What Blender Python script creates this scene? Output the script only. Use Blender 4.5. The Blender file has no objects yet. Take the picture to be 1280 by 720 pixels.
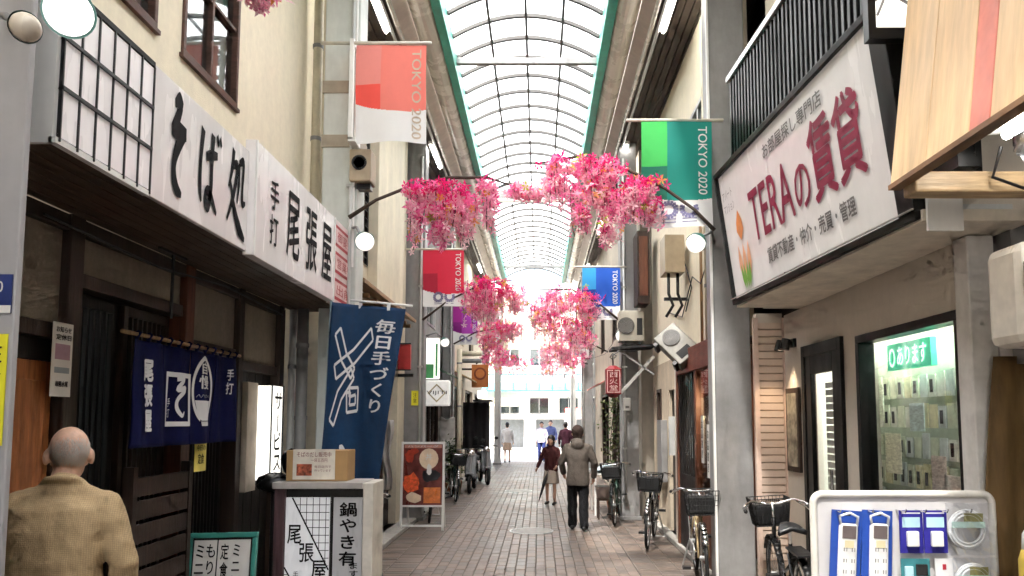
import bpy, bmesh, math, random
from mathutils import Vector, Matrix
R = math.radians
random.seed(7)
scene = bpy.context.scene
COL = scene.collection

# ---------------------------------------------------------------- camera
FPX, PPY, VPX, HOR = 924.0, 448.0, 674.0, 525.0          # focal length and principal point in photo pixels
PITCH = math.atan((HOR - PPY) / FPX)
CAMZ = 1.7
cd = bpy.data.cameras.new('camera')
cam = bpy.data.objects.new('camera', cd); COL.objects.link(cam)
cd.sensor_width = 36.0; cd.lens = 36.0 * FPX / 1280.0
cd.shift_x = (640 - VPX) / 1280.0; cd.shift_y = (PPY - 360) / 1280.0
cd.clip_start = 0.05; cd.clip_end = 800
cam.location = (0, 0, CAMZ); cam.rotation_euler = (math.pi / 2 + PITCH, 0, 0)
scene.camera = cam

# ---------------------------------------------------------------- sky, sun, exposure
SUN_EL, SUN_AZ = R(58), R(205)                             # azimuth clockwise from +Y: behind the camera, a little left
world = bpy.data.worlds.new('World'); scene.world = world; world.use_nodes = True
wn = world.node_tree; wn.nodes.clear()
sky = wn.nodes.new('ShaderNodeTexSky'); sky.sky_type = 'NISHITA'; sky.sun_disc = False
sky.sun_elevation = SUN_EL; sky.sun_rotation = SUN_AZ; sky.dust_density = 5.0; sky.air_density = 1.0; sky.ozone_density = 0.6
bg = wn.nodes.new('ShaderNodeBackground'); bg.inputs['Strength'].default_value = 0.15
wo = wn.nodes.new('ShaderNodeOutputWorld')
wn.links.new(sky.outputs[0], bg.inputs[0]); wn.links.new(bg.outputs[0], wo.inputs[0])
sd = bpy.data.lights.new('sun', 'SUN'); sd.energy = 5.0; sd.angle = R(3); sd.color = (1, .95, .88)
sun = bpy.data.objects.new('sun', sd); COL.objects.link(sun)
sdir = Vector((math.sin(SUN_AZ) * math.cos(SUN_EL), math.cos(SUN_AZ) * math.cos(SUN_EL), math.sin(SUN_EL)))
sun.rotation_euler = sdir.to_track_quat('Z', 'Y').to_euler(); sun.location = (0, -10, 30)
vs = scene.view_settings
vs.view_transform = 'Standard'; vs.look = 'None'; vs.exposure = 2.4; vs.gamma = 1; vs.use_curve_mapping = False
scene.render.engine = 'CYCLES'
cy = scene.cycles
cy.use_denoising = True; cy.max_bounces = 6; cy.diffuse_bounces = 4; cy.transparent_max_bounces = 16
cy.use_adaptive_sampling = True; cy.adaptive_threshold = .04; cy.adaptive_min_samples = 12; cy.sample_clamp_indirect = 6.0; cy.caustics_reflective = False; cy.caustics_refractive = False
try:
    cy.denoiser = 'OPENIMAGEDENOISE'
except Exception:
    pass

# ---------------------------------------------------------------- measuring: photo pixel -> point of the place
def ray(px, py):
    u, v = (px - VPX) / FPX, (PPY - py) / FPX
    return Vector((u, math.cos(PITCH) - v * math.sin(PITCH), math.sin(PITCH) + v * math.cos(PITCH)))
def W(px, py, Y):
    d = ray(px, py); return Vector((0, 0, CAMZ)) + d * (Y / d.y)
def WX(px, py, X):
    d = ray(px, py); return Vector((0, 0, CAMZ)) + d * (X / d.x)
def WG(px, py, z=0):
    d = ray(px, py); return Vector((0, 0, CAMZ)) + d * ((z - CAMZ) / d.z)

# ---------------------------------------------------------------- materials
MATS = {}
def _n(nt, t, **k):
    n = nt.nodes.new(t)
    for a, b in k.items(): setattr(n, a, b)
    return n
def mat(name, rgb, rough=.6, metal=0., var=.15, scale=6., bump=.0, bscale=60., stain=.12, emit=0., trans=0., spec=.5, stretch=(1, 1, 1), rvar=.15, coat=0.):
    if name in MATS: return MATS[name]
    m = bpy.data.materials.new(name); m.use_nodes = True; nt = m.node_tree
    b = nt.nodes['Principled BSDF']; L = nt.links.new
    tc = _n(nt, 'ShaderNodeTexCoord'); mp = _n(nt, 'ShaderNodeMapping'); mp.inputs['Scale'].default_value = stretch
    L(tc.outputs['Object'], mp.inputs[0])
    n1 = _n(nt, 'ShaderNodeTexNoise'); n1.inputs['Scale'].default_value = scale; n1.inputs['Detail'].default_value = 3; n1.inputs['Roughness'].default_value = .65
    L(mp.outputs[0], n1.inputs['Vector'])
    r1 = _n(nt, 'ShaderNodeMapRange'); r1.inputs[1].default_value = .3; r1.inputs[2].default_value = .7
    r1.inputs[3].default_value = 1 - var; r1.inputs[4].default_value = 1 + var
    L(n1.outputs[0], r1.inputs[0])
    n2 = _n(nt, 'ShaderNodeTexNoise'); n2.inputs['Scale'].default_value = scale * .17 + .35; n2.inputs['Detail'].default_value = 4; n2.inputs['Roughness'].default_value = .7
    mp2 = _n(nt, 'ShaderNodeMapping'); mp2.inputs['Scale'].default_value = (2.2, 2.2, .45); L(tc.outputs['Object'], mp2.inputs[0]); L(mp2.outputs[0], n2.inputs['Vector'])
    r2 = _n(nt, 'ShaderNodeMapRange'); r2.inputs[1].default_value = .32; r2.inputs[2].default_value = .68
    r2.inputs[3].default_value = 1 - stain; r2.inputs[4].default_value = 1 + stain * .5
    L(n2.outputs[0], r2.inputs[0])
    mu = _n(nt, 'ShaderNodeMath', operation='MULTIPLY'); L(r1.outputs[0], mu.inputs[0]); L(r2.outputs[0], mu.inputs[1])
    mx = _n(nt, 'ShaderNodeVectorMath', operation='SCALE'); mx.inputs[0].default_value = rgb; L(mu.outputs[0], mx.inputs['Scale'])
    L(mx.outputs[0], b.inputs['Base Color'])
    rr = _n(nt, 'ShaderNodeMapRange'); rr.inputs[1].default_value = .3; rr.inputs[2].default_value = .7
    rr.inputs[3].default_value = max(.02, rough - rvar); rr.inputs[4].default_value = min(1, rough + rvar)
    L(n2.outputs[0], rr.inputs[0]); L(rr.outputs[0], b.inputs['Roughness'])
    b.inputs['Metallic'].default_value = metal; b.inputs['Specular IOR Level'].default_value = spec
    if coat: b.inputs['Coat Weight'].default_value = coat
    if bump:
        n3 = _n(nt, 'ShaderNodeTexNoise'); n3.inputs['Scale'].default_value = bscale; n3.inputs['Detail'].default_value = 2
        L(mp.outputs[0], n3.inputs['Vector'])
        bp = _n(nt, 'ShaderNodeBump'); bp.inputs['Strength'].default_value = bump; bp.inputs['Distance'].default_value = .01
        L(n3.outputs[0], bp.inputs['Height']); L(bp.outputs[0], b.inputs['Normal'])
    if emit:
        b.inputs['Emission Color'].default_value = (*rgb, 1); b.inputs['Emission Strength'].default_value = emit
        if emit < 1: m.cycles.emission_sampling = 'NONE'
    if trans:
        out = nt.nodes['Material Output']; t = _n(nt, 'ShaderNodeBsdfTranslucent'); t.inputs[0].default_value = (*rgb, 1)
        ms = _n(nt, 'ShaderNodeMixShader'); ms.inputs[0].default_value = trans
        L(b.outputs[0], ms.inputs[1]); L(t.outputs[0], ms.inputs[2]); L(ms.outputs[0], out.inputs[0])
    MATS[name] = m; return m
def wood(name, rgb, rough=.55, sc=(14, 14, 1), **k):
    return mat(name, rgb, rough, var=k.pop('var', .35), scale=k.pop('scale', 3.), stretch=sc, bump=k.pop('bump', .25), bscale=8, stain=.2, **k)
def clear(name, tint=(.9, .95, .95), alpha=.25, rough=.03):
    """a thin pane: mostly see-through, with a glossy face"""
    if name in MATS: return MATS[name]
    m = bpy.data.materials.new(name); m.use_nodes = True; nt = m.node_tree; nt.nodes.clear(); L = nt.links.new
    o = _n(nt, 'ShaderNodeOutputMaterial'); t = _n(nt, 'ShaderNodeBsdfTransparent'); t.inputs[0].default_value = (*tint, 1)
    g = _n(nt, 'ShaderNodeBsdfGlossy'); g.inputs['Roughness'].default_value = rough
    f = _n(nt, 'ShaderNodeLayerWeight'); f.inputs[0].default_value = .5
    p = _n(nt, 'ShaderNodeMath', operation='POWER'); p.inputs[1].default_value = 4.5; L(f.outputs['Facing'], p.inputs[0])
    a = _n(nt, 'ShaderNodeMath', operation='MULTIPLY_ADD'); a.inputs[1].default_value = .9; a.inputs[2].default_value = .035 + alpha * .15; L(p.outputs[0], a.inputs[0])
    s = _n(nt, 'ShaderNodeMixShader'); L(a.outputs[0], s.inputs[0]); L(t.outputs[0], s.inputs[1]); L(g.outputs[0], s.inputs[2]); L(s.outputs[0], o.inputs[0])
    MATS[name] = m; return m
def roof_sheet(name):
    """milky polycarbonate: part of the daylight goes straight through, the rest is scattered"""
    m = bpy.data.materials.new(name); m.use_nodes = True; nt = m.node_tree; nt.nodes.clear(); L = nt.links.new
    o = _n(nt, 'ShaderNodeOutputMaterial'); t = _n(nt, 'ShaderNodeBsdfTransparent'); t.inputs[0].default_value = (.9, .92, .92, 1)
    d = _n(nt, 'ShaderNodeBsdfTranslucent')
    tc = _n(nt, 'ShaderNodeTexCoord'); n = _n(nt, 'ShaderNodeTexNoise'); n.inputs['Scale'].default_value = 1.3; n.inputs['Detail'].default_value = 6
    L(tc.outputs['Object'], n.inputs['Vector']); cr = _n(nt, 'ShaderNodeMapRange'); cr.inputs[1].default_value = .3; cr.inputs[2].default_value = .7
    cr.inputs[3].default_value = .8; cr.inputs[4].default_value = .95; L(n.outputs[0], cr.inputs[0])
    cc = _n(nt, 'ShaderNodeVectorMath', operation='SCALE'); cc.inputs[0].default_value = (.98, 1, 1); L(cr.outputs[0], cc.inputs['Scale']); L(cc.outputs[0], d.inputs[0])
    s = _n(nt, 'ShaderNodeMixShader'); s.inputs[0].default_value = .72; L(t.outputs[0], s.inputs[1]); L(d.outputs[0], s.inputs[2]); L(s.outputs[0], o.inputs[0])
    MATS[name] = m; return m

M_steel = mat('grey_paint', (.25, .245, .245), .5, var=.08, scale=9, stain=.2, bump=.05)
M_steel_l = mat('pale_grey_paint', (.55, .56, .55), .5, var=.07, scale=9, stain=.18, bump=.05)
M_white = mat('white_paint', (.78, .78, .76), .45, var=.05, stain=.12)
M_whiteplastic = mat('white_plastic', (.82, .82, .82), .3, var=.03, stain=.05)
M_black = mat('black_paint', (.009, .009, .010), .4, var=.2, stain=.2)
M_blackm = mat('matt_black', (.014, .014, .015), .75, var=.3, stain=.2)
M_ink = mat('black_ink', (.010, .009, .010), .75, var=.2, stain=.1, spec=.15)
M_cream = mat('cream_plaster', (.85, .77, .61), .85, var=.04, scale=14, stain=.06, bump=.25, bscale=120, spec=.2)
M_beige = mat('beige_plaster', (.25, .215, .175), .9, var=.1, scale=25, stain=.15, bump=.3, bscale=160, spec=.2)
M_dkwood = wood('dark_wood', (.036, .019, .012))
M_blkwood = wood('smoked_wood', (.009, .006, .005))
M_redwood = wood('red_brown_wood', (.15, .05, .024))
M_orangewood = wood('orange_wood', (.38, .13, .04))
M_tanwood = wood('tan_wood', (.30, .18, .085))
M_soffitwood = wood('soffit_wood', (.085, .052, .032), sc=(16, 1, 16))
M_alu = mat('aluminium', (.55, .55, .54), .35, .8, var=.06, stain=.12)
M_chrome = mat('chrome', (.7, .7, .7), .18, 1., var=.04, stain=.08)
M_rubber = mat('rubber', (.015, .015, .015), .85, var=.15)
M_glassdark = clear('window_glass', (.72, .78, .78), .5)
M_glass = clear('shop_glass', (.95, .97, .97), .2)
M_concrete = mat('concrete', (.38, .36, .33), .85, var=.12, scale=20, stain=.25, bump=.3, bscale=90)

# ---------------------------------------------------------------- mesh building
class MB:
    def __init__(s): s.v = []; s.f = []; s.m = []
    def poly(s, pts, m=0):
        i = len(s.v); s.v += [Vector(p) for p in pts]; s.f.append(tuple(range(i, i + len(pts)))); s.m.append(m); return s
    def obox(s, o, u, v, w, m=0):
        o, u, v, w = map(Vector, (o, u, v, w)); i = len(s.v)
        s.v += [o, o + u, o + u + v, o + v, o + w, o + u + w, o + u + v + w, o + v + w]
        fl = u.cross(v).dot(w) < 0
        for f in ((0, 3, 2, 1), (4, 5, 6, 7), (0, 1, 5, 4), (1, 2, 6, 5), (2, 3, 7, 6), (3, 0, 4, 7)):
            f = f[::-1] if fl else f
            s.f.append(tuple(i + k for k in f)); s.m.append(m)
        return s
    def box(s, x0, x1, y0, y1, z0, z1, m=0):
        return s.obox((x0, y0, z0), (x1 - x0, 0, 0), (0, y1 - y0, 0), (0, 0, z1 - z0), m)
    def bar(s, a, b, w, h, up=(0, 0, 1), m=0):
        a, b = Vector(a), Vector(b); d = (b - a); n = d.normalized(); up = Vector(up)
        if abs(n.dot(up)) > .95: up = Vector((0, 1, 0))
        sd_ = n.cross(up).normalized(); up = sd_.cross(n)
        return s.obox(a - sd_ * w / 2 - up * h / 2, d, sd_ * w, up * h, m)
    def tube(s, pts, r, n=8, cap=True, m=0, closed=False):
        pts = [Vector(p) for p in pts]; k = len(pts)
        rs = r if isinstance(r, (list, tuple)) else [r] * k
        base = len(s.v); ref = None
        for i, p in enumerate(pts):
            a = pts[(i - 1) % k] if (closed or i > 0) else p; b = pts[(i + 1) % k] if (closed or i < k - 1) else p
            t = (b - a).normalized()
            if ref is None: ref = Vector((0, 0, 1)) if abs(t.z) < .9 else Vector((1, 0, 0))
            sx = t.cross(ref).normalized(); ref = sx.cross(t).normalized()
            for j in range(n):
                an = 2 * math.pi * j / n
                s.v.append(p + (sx * math.cos(an) + ref * math.sin(an)) * rs[i])
        for i in range(k if closed else k - 1):
            for j in range(n):
                a0 = base + i * n + j; a1 = base + i * n + (j + 1) % n; b0 = base + ((i + 1) % k) * n + j; b1 = base + ((i + 1) % k) * n + (j + 1) % n
                s.f.append((a0, b0, b1, a1)); s.m.append(m)
        if cap and not closed:
            s.f.append(tuple(base + j for j in range(n))); s.m.append(m)
            s.f.append(tuple(base + (k - 1) * n + j for j in range(n - 1, -1, -1))); s.m.append(m)
        return s
    def lathe(s, prof, c, axis=(0, 0, 1), n=20, m=0, cap=True):
        c = Vector(c); ax = Vector(axis).normalized(); rf = Vector((1, 0, 0)) if abs(ax.x) < .9 else Vector((0, 1, 0))
        sx = ax.cross(rf).normalized(); sy = ax.cross(sx); base = len(s.v)
        for (r, z) in prof:
            for j in range(n):
                an = 2 * math.pi * j / n; s.v.append(c + ax * z + (sx * math.cos(an) + sy * math.sin(an)) * r)
        for i in range(len(prof) - 1):
            for j in range(n):
                s.f.append((base + i * n + j, base + i * n + (j + 1) % n, base + (i + 1) * n + (j + 1) % n, base + (i + 1) * n + j)); s.m.append(m)
        if cap:
            if prof[0][0] > 1e-4: s.f.append(tuple(base + j for j in range(n - 1, -1, -1))); s.m.append(m)
            if prof[-1][0] > 1e-4: s.f.append(tuple(base + (len(prof) - 1) * n + j for j in range(n))); s.m.append(m)
        return s
    def ball(s, c, r, n=14, k=9, m=0, sc=(1, 1, 1)):
        i0 = len(s.v)
        s.lathe([(r * math.sin(math.pi * i / k) + 1e-5, -r * math.cos(math.pi * i / k)) for i in range(k + 1)], (0, 0, 0), n=n, m=m, cap=False)
        for i in range(i0, len(s.v)):
            p = s.v[i]; s.v[i] = Vector(c) + Vector((p.x * sc[0], p.y * sc[1], p.z * sc[2]))
        return s
    def grid(s, fn, nu, nv, mf=None, thick=0):
        base = len(s.v)
        for j in range(nv + 1):
            for i in range(nu + 1): s.v.append(Vector(fn(i / nu, j / nv)))
        for j in range(nv):
            for i in range(nu):
                a = base + j * (nu + 1) + i
                s.f.append((a, a + 1, a + nu + 2, a + nu + 1)); s.m.append(mf((i + .5) / nu, (j + .5) / nv) if mf else 0)
        return s
    def xf(s, M, i0=0):
        for i in range(i0, len(s.v)): s.v[i] = M @ s.v[i]
        return s
    def mesh(s, name, mats, off=Vector((0, 0, 0)), smooth=False):
        me = bpy.data.meshes.new(name); me.from_pydata([tuple(p - off) for p in s.v], [], s.f)
        mats = mats if isinstance(mats, (list, tuple)) else [mats]
        for q in mats: me.materials.append(q)
        if len(mats) > 1: me.polygons.foreach_set('material_index', s.m)
        if smooth: me.polygons.foreach_set('use_smooth', [True] * len(s.f))
        me.update(); return me
    def build(s, name, mats, parent=None, smooth=False, bevel=0., solid=0., **props):
        off = wloc(parent)
        o = bpy.data.objects.new(name, s.mesh(name, mats, off, smooth)); COL.objects.link(o)
        if parent is not None: o.parent = parent
        if solid:
            q = o.modifiers.new('thickness', 'SOLIDIFY'); q.thickness = solid; q.offset = 0
        if bevel:
            q = o.modifiers.new('edge', 'BEVEL'); q.width = bevel; q.segments = 2; q.limit_method = 'ANGLE'; q.angle_limit = R(40)
        for a, b in props.items(): o[a] = b
        return o
def wloc(o):
    p = Vector((0, 0, 0))
    while o is not None: p += o.location; o = o.parent
    return p
def tag(o, label, cat, group=None):
    o['label'] = label; o['category'] = cat
    if group: o['group'] = group
    return o
def thing(name, label, cat, loc=(0, 0, 0), group=None):
    o = bpy.data.objects.new(name, None); COL.objects.link(o); o.location = loc; o.empty_display_size = .2
    return tag(o, label, cat, group)
def struct(o): o['kind'] = 'structure'; return o
def dup(root, loc, rotz=None, **props):
    def cp(o, par):
        c = o.copy(); COL.objects.link(c); c.parent = par
        for ch in o.children: cp(ch, c)
        return c
    r = cp(root, None); r.location = loc
    if rotz is not None: r.rotation_euler = (0, 0, rotz)
    for a, b in props.items(): r[a] = b
    return r

# ---------------------------------------------------------------- lettering
_TX = {}
def glyphs(body, bold=0.):
    k = (body, bold)
    if k not in _TX:
        c = bpy.data.curves.new('lettering', 'FONT'); c.body = body; c.size = 1; c.offset = bold; c.resolution_u = 3
        o = bpy.data.objects.new('lettering', c); me = o.to_mesh()
        _TX[k] = ([tuple(v.co) for v in me.vertices], [tuple(p.vertices) for p in me.polygons])
        o.to_mesh_clear(); bpy.data.objects.remove(o); bpy.data.curves.remove(c)
    return _TX[k]
def put(mb, body, P, u0, u1, v0, v1, bold=0., m=0, vert=False, rot=0, keep=False):
    """letter body into the rectangle u0..u1, v0..v1 of the surface P(u, v); vert stacks the characters; rot=-1 turns the line to read downwards"""
    if vert:
        n = len(body); h = (v1 - v0) / n
        for i, ch in enumerate(body):
            put(mb, ch, P, u0, u1, v1 - (i + 1) * h + h * .06, v1 - i * h - h * .06, bold, m, keep=True)
        return mb
    vs_, fs = glyphs(body, 0.)
    if not vs_: return mb
    if bold:                                    # heavier strokes: copies of the glyph a little beside each other
        e0 = len(mb.v); d = bold * .75
        for q, (dx, dy) in enumerate(((-d, 0), (d, 0), (0, -d), (0, d))):
            sx, sy = dx * (u1 - u0) * 1. / max(1, len(body) * (1 if rot == 0 else .35)), dy * (v1 - v0) / max(1, (1 if rot == 0 else len(body) * .5))
            n0 = len(mb.v); put(mb, body, P, u0 + sx, u1 + sx, v0 + sy, v1 + sy, 0., m, False, rot, keep)
            nrm = (Vector(P(u1, v0)) - Vector(P(u0, v0))).cross(Vector(P(u0, v1)) - Vector(P(u0, v0))).normalized() * .00035 * (q + 1)
            for i in range(n0, len(mb.v)): mb.v[i] = mb.v[i] + nrm
    xs = [p[0] for p in vs_]; ys = [p[1] for p in vs_]
    x0, x1, y0, y1 = min(xs), max(xs), min(ys), max(ys)
    if keep:                                    # one character cell, not stretched to its ink
        y0, y1 = min(y0, -.12), max(y1, .82); cx = (x0 + x1) / 2; w = max(x1 - x0, .9); x0, x1 = cx - w / 2, cx + w / 2
    i = len(mb.v)
    for (x, y, z) in vs_:
        a = (x - x0) / max(1e-6, x1 - x0); b = (y - y0) / max(1e-6, y1 - y0)
        if rot == -1: a, b = b, 1 - a
        mb.v.append(Vector(P(u0 + (u1 - u0) * a, v0 + (v1 - v0) * b)))
    for f in fs: mb.f.append(tuple(i + k for k in f)); mb.m.append(m)
    return mb
def stroke(mb, pts, ws, P, u0, u1, v0, v1, m=0):
    """a brush stroke through points of the unit square, widths in the same units"""
    n = len(pts); Q = [Vector((p[0], p[1], 0)) for p in pts]; sm = []
    for i in range(n - 1):
        p0, p1, p2, p3 = Q[max(0, i - 1)], Q[i], Q[i + 1], Q[min(n - 1, i + 2)]
        for t in [k / 6 for k in range(6)]:
            q = .5 * ((2 * p1) + (p2 - p0) * t + (2 * p0 - 5 * p1 + 4 * p2 - p3) * t * t + (3 * p1 - p0 - 3 * p2 + p3) * t ** 3)
            sm.append((q, ws[i] + (ws[i + 1] - ws[i]) * t))
    sm.append((Q[-1], ws[-1])); base = len(mb.v)
    for i, (q, w) in enumerate(sm):
        d = (sm[min(i + 1, len(sm) - 1)][0] - sm[max(i - 1, 0)][0])
        nn = Vector((-d.y, d.x, 0)).normalized() if d.length > 1e-6 else Vector((0, 1, 0))
        for sg in (-1, 1):
            e = q + nn * sg * w * .5
            mb.v.append(Vector(P(u0 + (u1 - u0) * e.x, v0 + (v1 - v0) * e.y)))
    for i in range(len(sm) - 1):
        a = base + i * 2; mb.f.append((a, a + 1, a + 3, a + 2)); mb.m.append(m)
    return mb
def plane(o, u, v, off=0.):
    """P(u, v) in metres on the plane through o with axes u, v, lifted by off along its normal"""
    o, u, v = Vector(o), Vector(u).normalized(), Vector(v).normalized(); n = u.cross(v).normalized() * off
    return lambda a, b, lift=0.: o + u * a + v * b + n + (u.cross(v).normalized() * lift)
def rect(mb, P, u0, u1, v0, v1, m=0): return mb.poly([P(u0, v0), P(u1, v0), P(u1, v1), P(u0, v1)], m)
def slab(mb, P, u0, u1, v0, v1, t, m=0):
    a, b, c = P(u0, v0), P(u1, v0), P(u0, v1); n = (b - a).cross(c - a).normalized() * t
    return mb.obox(a, b - a, c - a, n, m)

# ================================================================ ground and paving
def brick_mat(name, rgb, var=.3):
    m = bpy.data.materials.new(name); m.use_nodes = True; nt = m.node_tree; L = nt.links.new; b = nt.nodes['Principled BSDF']
    g = _n(nt, 'ShaderNodeNewGeometry'); oi = _n(nt, 'ShaderNodeObjectInfo'); a = _n(nt, 'ShaderNodeMath', operation='ADD')
    L(g.outputs['Random Per Island'], a.inputs[0]); L(oi.outputs['Random'], a.inputs[1])
    fr = _n(nt, 'ShaderNodeMath', operation='FRACT'); L(a.outputs[0], fr.inputs[0])
    mr = _n(nt, 'ShaderNodeMapRange'); mr.inputs[3].default_value = 1 - var; mr.inputs[4].default_value = 1 + var * .8; L(fr.outputs[0], mr.inputs[0])
    tc = _n(nt, 'ShaderNodeNewGeometry')
    n = _n(nt, 'ShaderNodeTexNoise'); n.inputs['Scale'].default_value = 1.1; n.inputs['Detail'].default_value = 9; n.inputs['Roughness'].default_value = .7; L(tc.outputs['Position'], n.inputs['Vector'])
    r2 = _n(nt, 'ShaderNodeMapRange'); r2.inputs[1].default_value = .35; r2.inputs[2].default_value = .65; r2.inputs[3].default_value = .66; r2.inputs[4].default_value = 1.18; L(n.outputs[0], r2.inputs[0])
    mu = _n(nt, 'ShaderNodeMath', operation='MULTIPLY'); L(mr.outputs[0], mu.inputs[0]); L(r2.outputs[0], mu.inputs[1])
    hs = _n(nt, 'ShaderNodeHueSaturation'); hs.inputs['Color'].default_value = (*rgb, 1); L(mu.outputs[0], hs.inputs['Value'])
    h2 = _n(nt, 'ShaderNodeMapRange'); h2.inputs[3].default_value = .75; h2.inputs[4].default_value = 1.2; L(fr.outputs[0], h2.inputs[0]); L(h2.outputs[0], hs.inputs['Saturation'])
    L(hs.outputs[0], b.inputs['Base Color'])
    rr = _n(nt, 'ShaderNodeMapRange'); rr.inputs[1].default_value = .35; rr.inputs[2].default_value = .65; rr.inputs[3].default_value = .32; rr.inputs[4].default_value = .6; L(n.outputs[0], rr.inputs[0]); L(rr.outputs[0], b.inputs['Roughness'])
    n3 = _n(nt, 'ShaderNodeTexNoise'); n3.inputs['Scale'].default_value = 70; L(tc.outputs['Position'], n3.inputs['Vector'])
    bp = _n(nt, 'ShaderNodeBump'); bp.inputs['Strength'].default_value = .2; bp.inputs['Distance'].default_value = .004; L(n3.outputs[0], bp.inputs['Height']); L(bp.outputs[0], b.inputs['Normal'])
    MATS[name] = m; return m
M_brick = brick_mat('paving_brick', (.225, .178, .152), .2)
M_brick2 = brick_mat('border_brick', (.175, .135, .112), .2)
M_mortar = mat('mortar', (.10, .083, .072), .9, var=.15, scale=15)
M_asphalt = mat('pale_asphalt', (.42, .41, .39), .9, var=.12, scale=20, stain=.2, bump=.3)
ground = MB().poly([(-200, -200, -.03), (200, -200, -.03), (200, 300, -.03), (-200, 300, -.03)]).build('ground', M_asphalt); struct(ground)
pave = MB().poly([(-2.7, -6, -.008), (2.7, -6, -.008), (2.7, 30, -.008), (-2.7, 30, -.008)]).build('pavement', M_mortar); struct(pave)
bw, bl, gp = .115, .23, .007
proto = MB()
def brick_into(mb, x, y, w, l, top=0.):
    c = .006
    i = len(mb.v); x0, x1, y0, y1 = x + gp / 2, x + w - gp / 2, y + gp / 2, y + l - gp / 2
    mb.v += [Vector(p) for p in ((x0, y0, -.02), (x1, y0, -.02), (x1, y1, -.02), (x0, y1, -.02), (x0, y0, top - .004), (x1, y0, top - .004), (x1, y1, top - .004), (x0, y1, top - .004),
             (x0 + c, y0 + c, top), (x1 - c, y0 + c, top), (x1 - c, y1 - c, top), (x0 + c, y1 - c, top))]
    for f in ((0, 1, 5, 4), (1, 2, 6, 5), (2, 3, 7, 6), (3, 0, 4, 7), (4, 5, 9, 8), (5, 6, 10, 9), (6, 7, 11, 10), (7, 4, 8, 11), (8, 9, 10, 11)):
        mb.f.append(tuple(i + k for k in f)); mb.m.append(0)
brick_into(proto, 0, 0, bw, bl)
bme = proto.mesh('brick', M_brick)
rest = MB(); nb = 0; x0s = -1.42
for r in range(98):
    for c in range(22):
        x = x0s + c * bw; y = 4.0 + r * bl + (bl / 2 if c % 2 else 0); dz = random.uniform(-.0018, .0018)
        if 7.85 <= y and nb < 300 and y < 11.05:
            o = bpy.data.objects.new('brick', bme); COL.objects.link(o); o.parent = pave; o.location = (x, y, dz); nb += 1
        else: brick_into(rest, x, y, bw, bl, dz)
rest.build('brick_field', M_brick, pave, kind='stuff')
far = MB()
for r in range(40):                                        # beyond, bigger strips that only carry the joints
    for c in range(22): brick_into(far, x0s + c * bw, 26.54 + r * .1, bw, .1)
far.build('far_brick_field', M_brick, pave, kind='stuff')
bord = MB()
for side, (xa, xb) in enumerate(((x0s + 22 * bw + .012, 1.83), (-2.05, x0s - .012))):
    n = int((xb - xa) / .21); w = (xb - xa) / n
    for r in range(int(26 / .105)):
        for c in range(n): brick_into(bord, xa + c * w + (0), 4.0 + r * .105, w, .105, random.uniform(-.003, .001) - .002)
bord.build('border_brick_field', M_brick2, pave, kind='stuff')
kerb = MB().box(1.85, 2.7, 4, 30, -.02, .05).box(-2.7, -2.07, 4, 30, -.02, .05).build('kerb', M_concrete, bevel=.01); struct(kerb)
for lab, x, y, r in (('round pale disc standing for a patch of light on the paving just left of the walking man', -.12, 11.55, .31), ('round pale disc standing for a patch of light farther down the paving near the far pillars', -.5, 18.0, .3)):
    dr = thing('light_patch_disc', lab, 'light patch', (x, y, 0), 'pale discs for light on the paving')
    MB().lathe([(r, -.01), (r, .0035)], (x, y, 0), n=40).build('plate', mat('light_patch_pale', (.34, .32, .30), .6, .0, var=.1), dr)  # pale disc added to draw a bright patch of light on the floor
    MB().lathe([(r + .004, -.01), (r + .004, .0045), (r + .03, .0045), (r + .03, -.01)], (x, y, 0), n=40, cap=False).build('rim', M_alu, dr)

# ================================================================ arcade roof
XL, XR, ZR, RISE, YA, YB, PIT = -1.18, .82, 6.9, .30, -13.54, 26.6, .58
roof = thing('arcade_roof', 'arched translucent white glazed roof with dark ribs and green edge beams over the street', 'roof', (0, 10, 0))
M_sheet = roof_sheet('milky_sheet')
M_rib = mat('dark_rib', (.06, .058, .055), .5, .3, var=.1)
M_green = mat('sea_green_paint', (.06, .40, .30), .45, var=.12, stain=.2)
M_gutter = mat('taupe_paint', (.58, .54, .48), .28, var=.03, scale=3, stain=.07)
M_cove = mat('cove_white', (.75, .71, .64), .5, var=.06, stain=.15)
M_soffit = mat('brown_soffit', (.06, .042, .03), .6, var=.15, scale=4, stain=.2)
def vault(t):                                              # t 0..1 across
    a = -1 + 2 * t; return Vector((XL + (XR - XL) * t, 0, ZR + RISE * (1 - a * a)))
nbay = int((YB - YA) / PIT)
for q in range(4):
    mb = MB(); k = 4
    for i in range(k):
        a, b = vault(q / 4 + i / 4 / k), vault(q / 4 + (i + 1) / 4 / k)
        mb.poly([a, b, b + Vector((0, PIT, 0)), a + Vector((0, PIT, 0))])
    for v in mb.v: v.z += .02
    first = mb.build('roof_pane', M_sheet, roof); first.location = Vector((0, YA, 0)) - roof.location
    for v in first.data.vertices: v.co += roof.location
    for i in range(1, nbay):
        o = first.copy(); COL.objects.link(o); o.location = Vector((0, YA + i * PIT, 0)) - roof.location
rb = MB(); pts = [vault(i / 14) for i in range(15)]
for a, b in zip(pts, pts[1:]): rb.bar(a, b, .05, .055)
r0 = rb.build('rib', M_rib, roof)
for v in r0.data.vertices: v.co += roof.location
for i in range(nbay + 1):
    o = r0 if i == 0 else r0.copy()
    if i: COL.objects.link(o)
    o.location = Vector((0, YA + i * PIT, 0)) - roof.location
for t in (.25, .5, .75):
    p = vault(t); MB().box(p.x - .018, p.x + .018, YA, YB, p.z - .04, p.z - .005).build('purlin', M_rib, roof)
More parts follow.
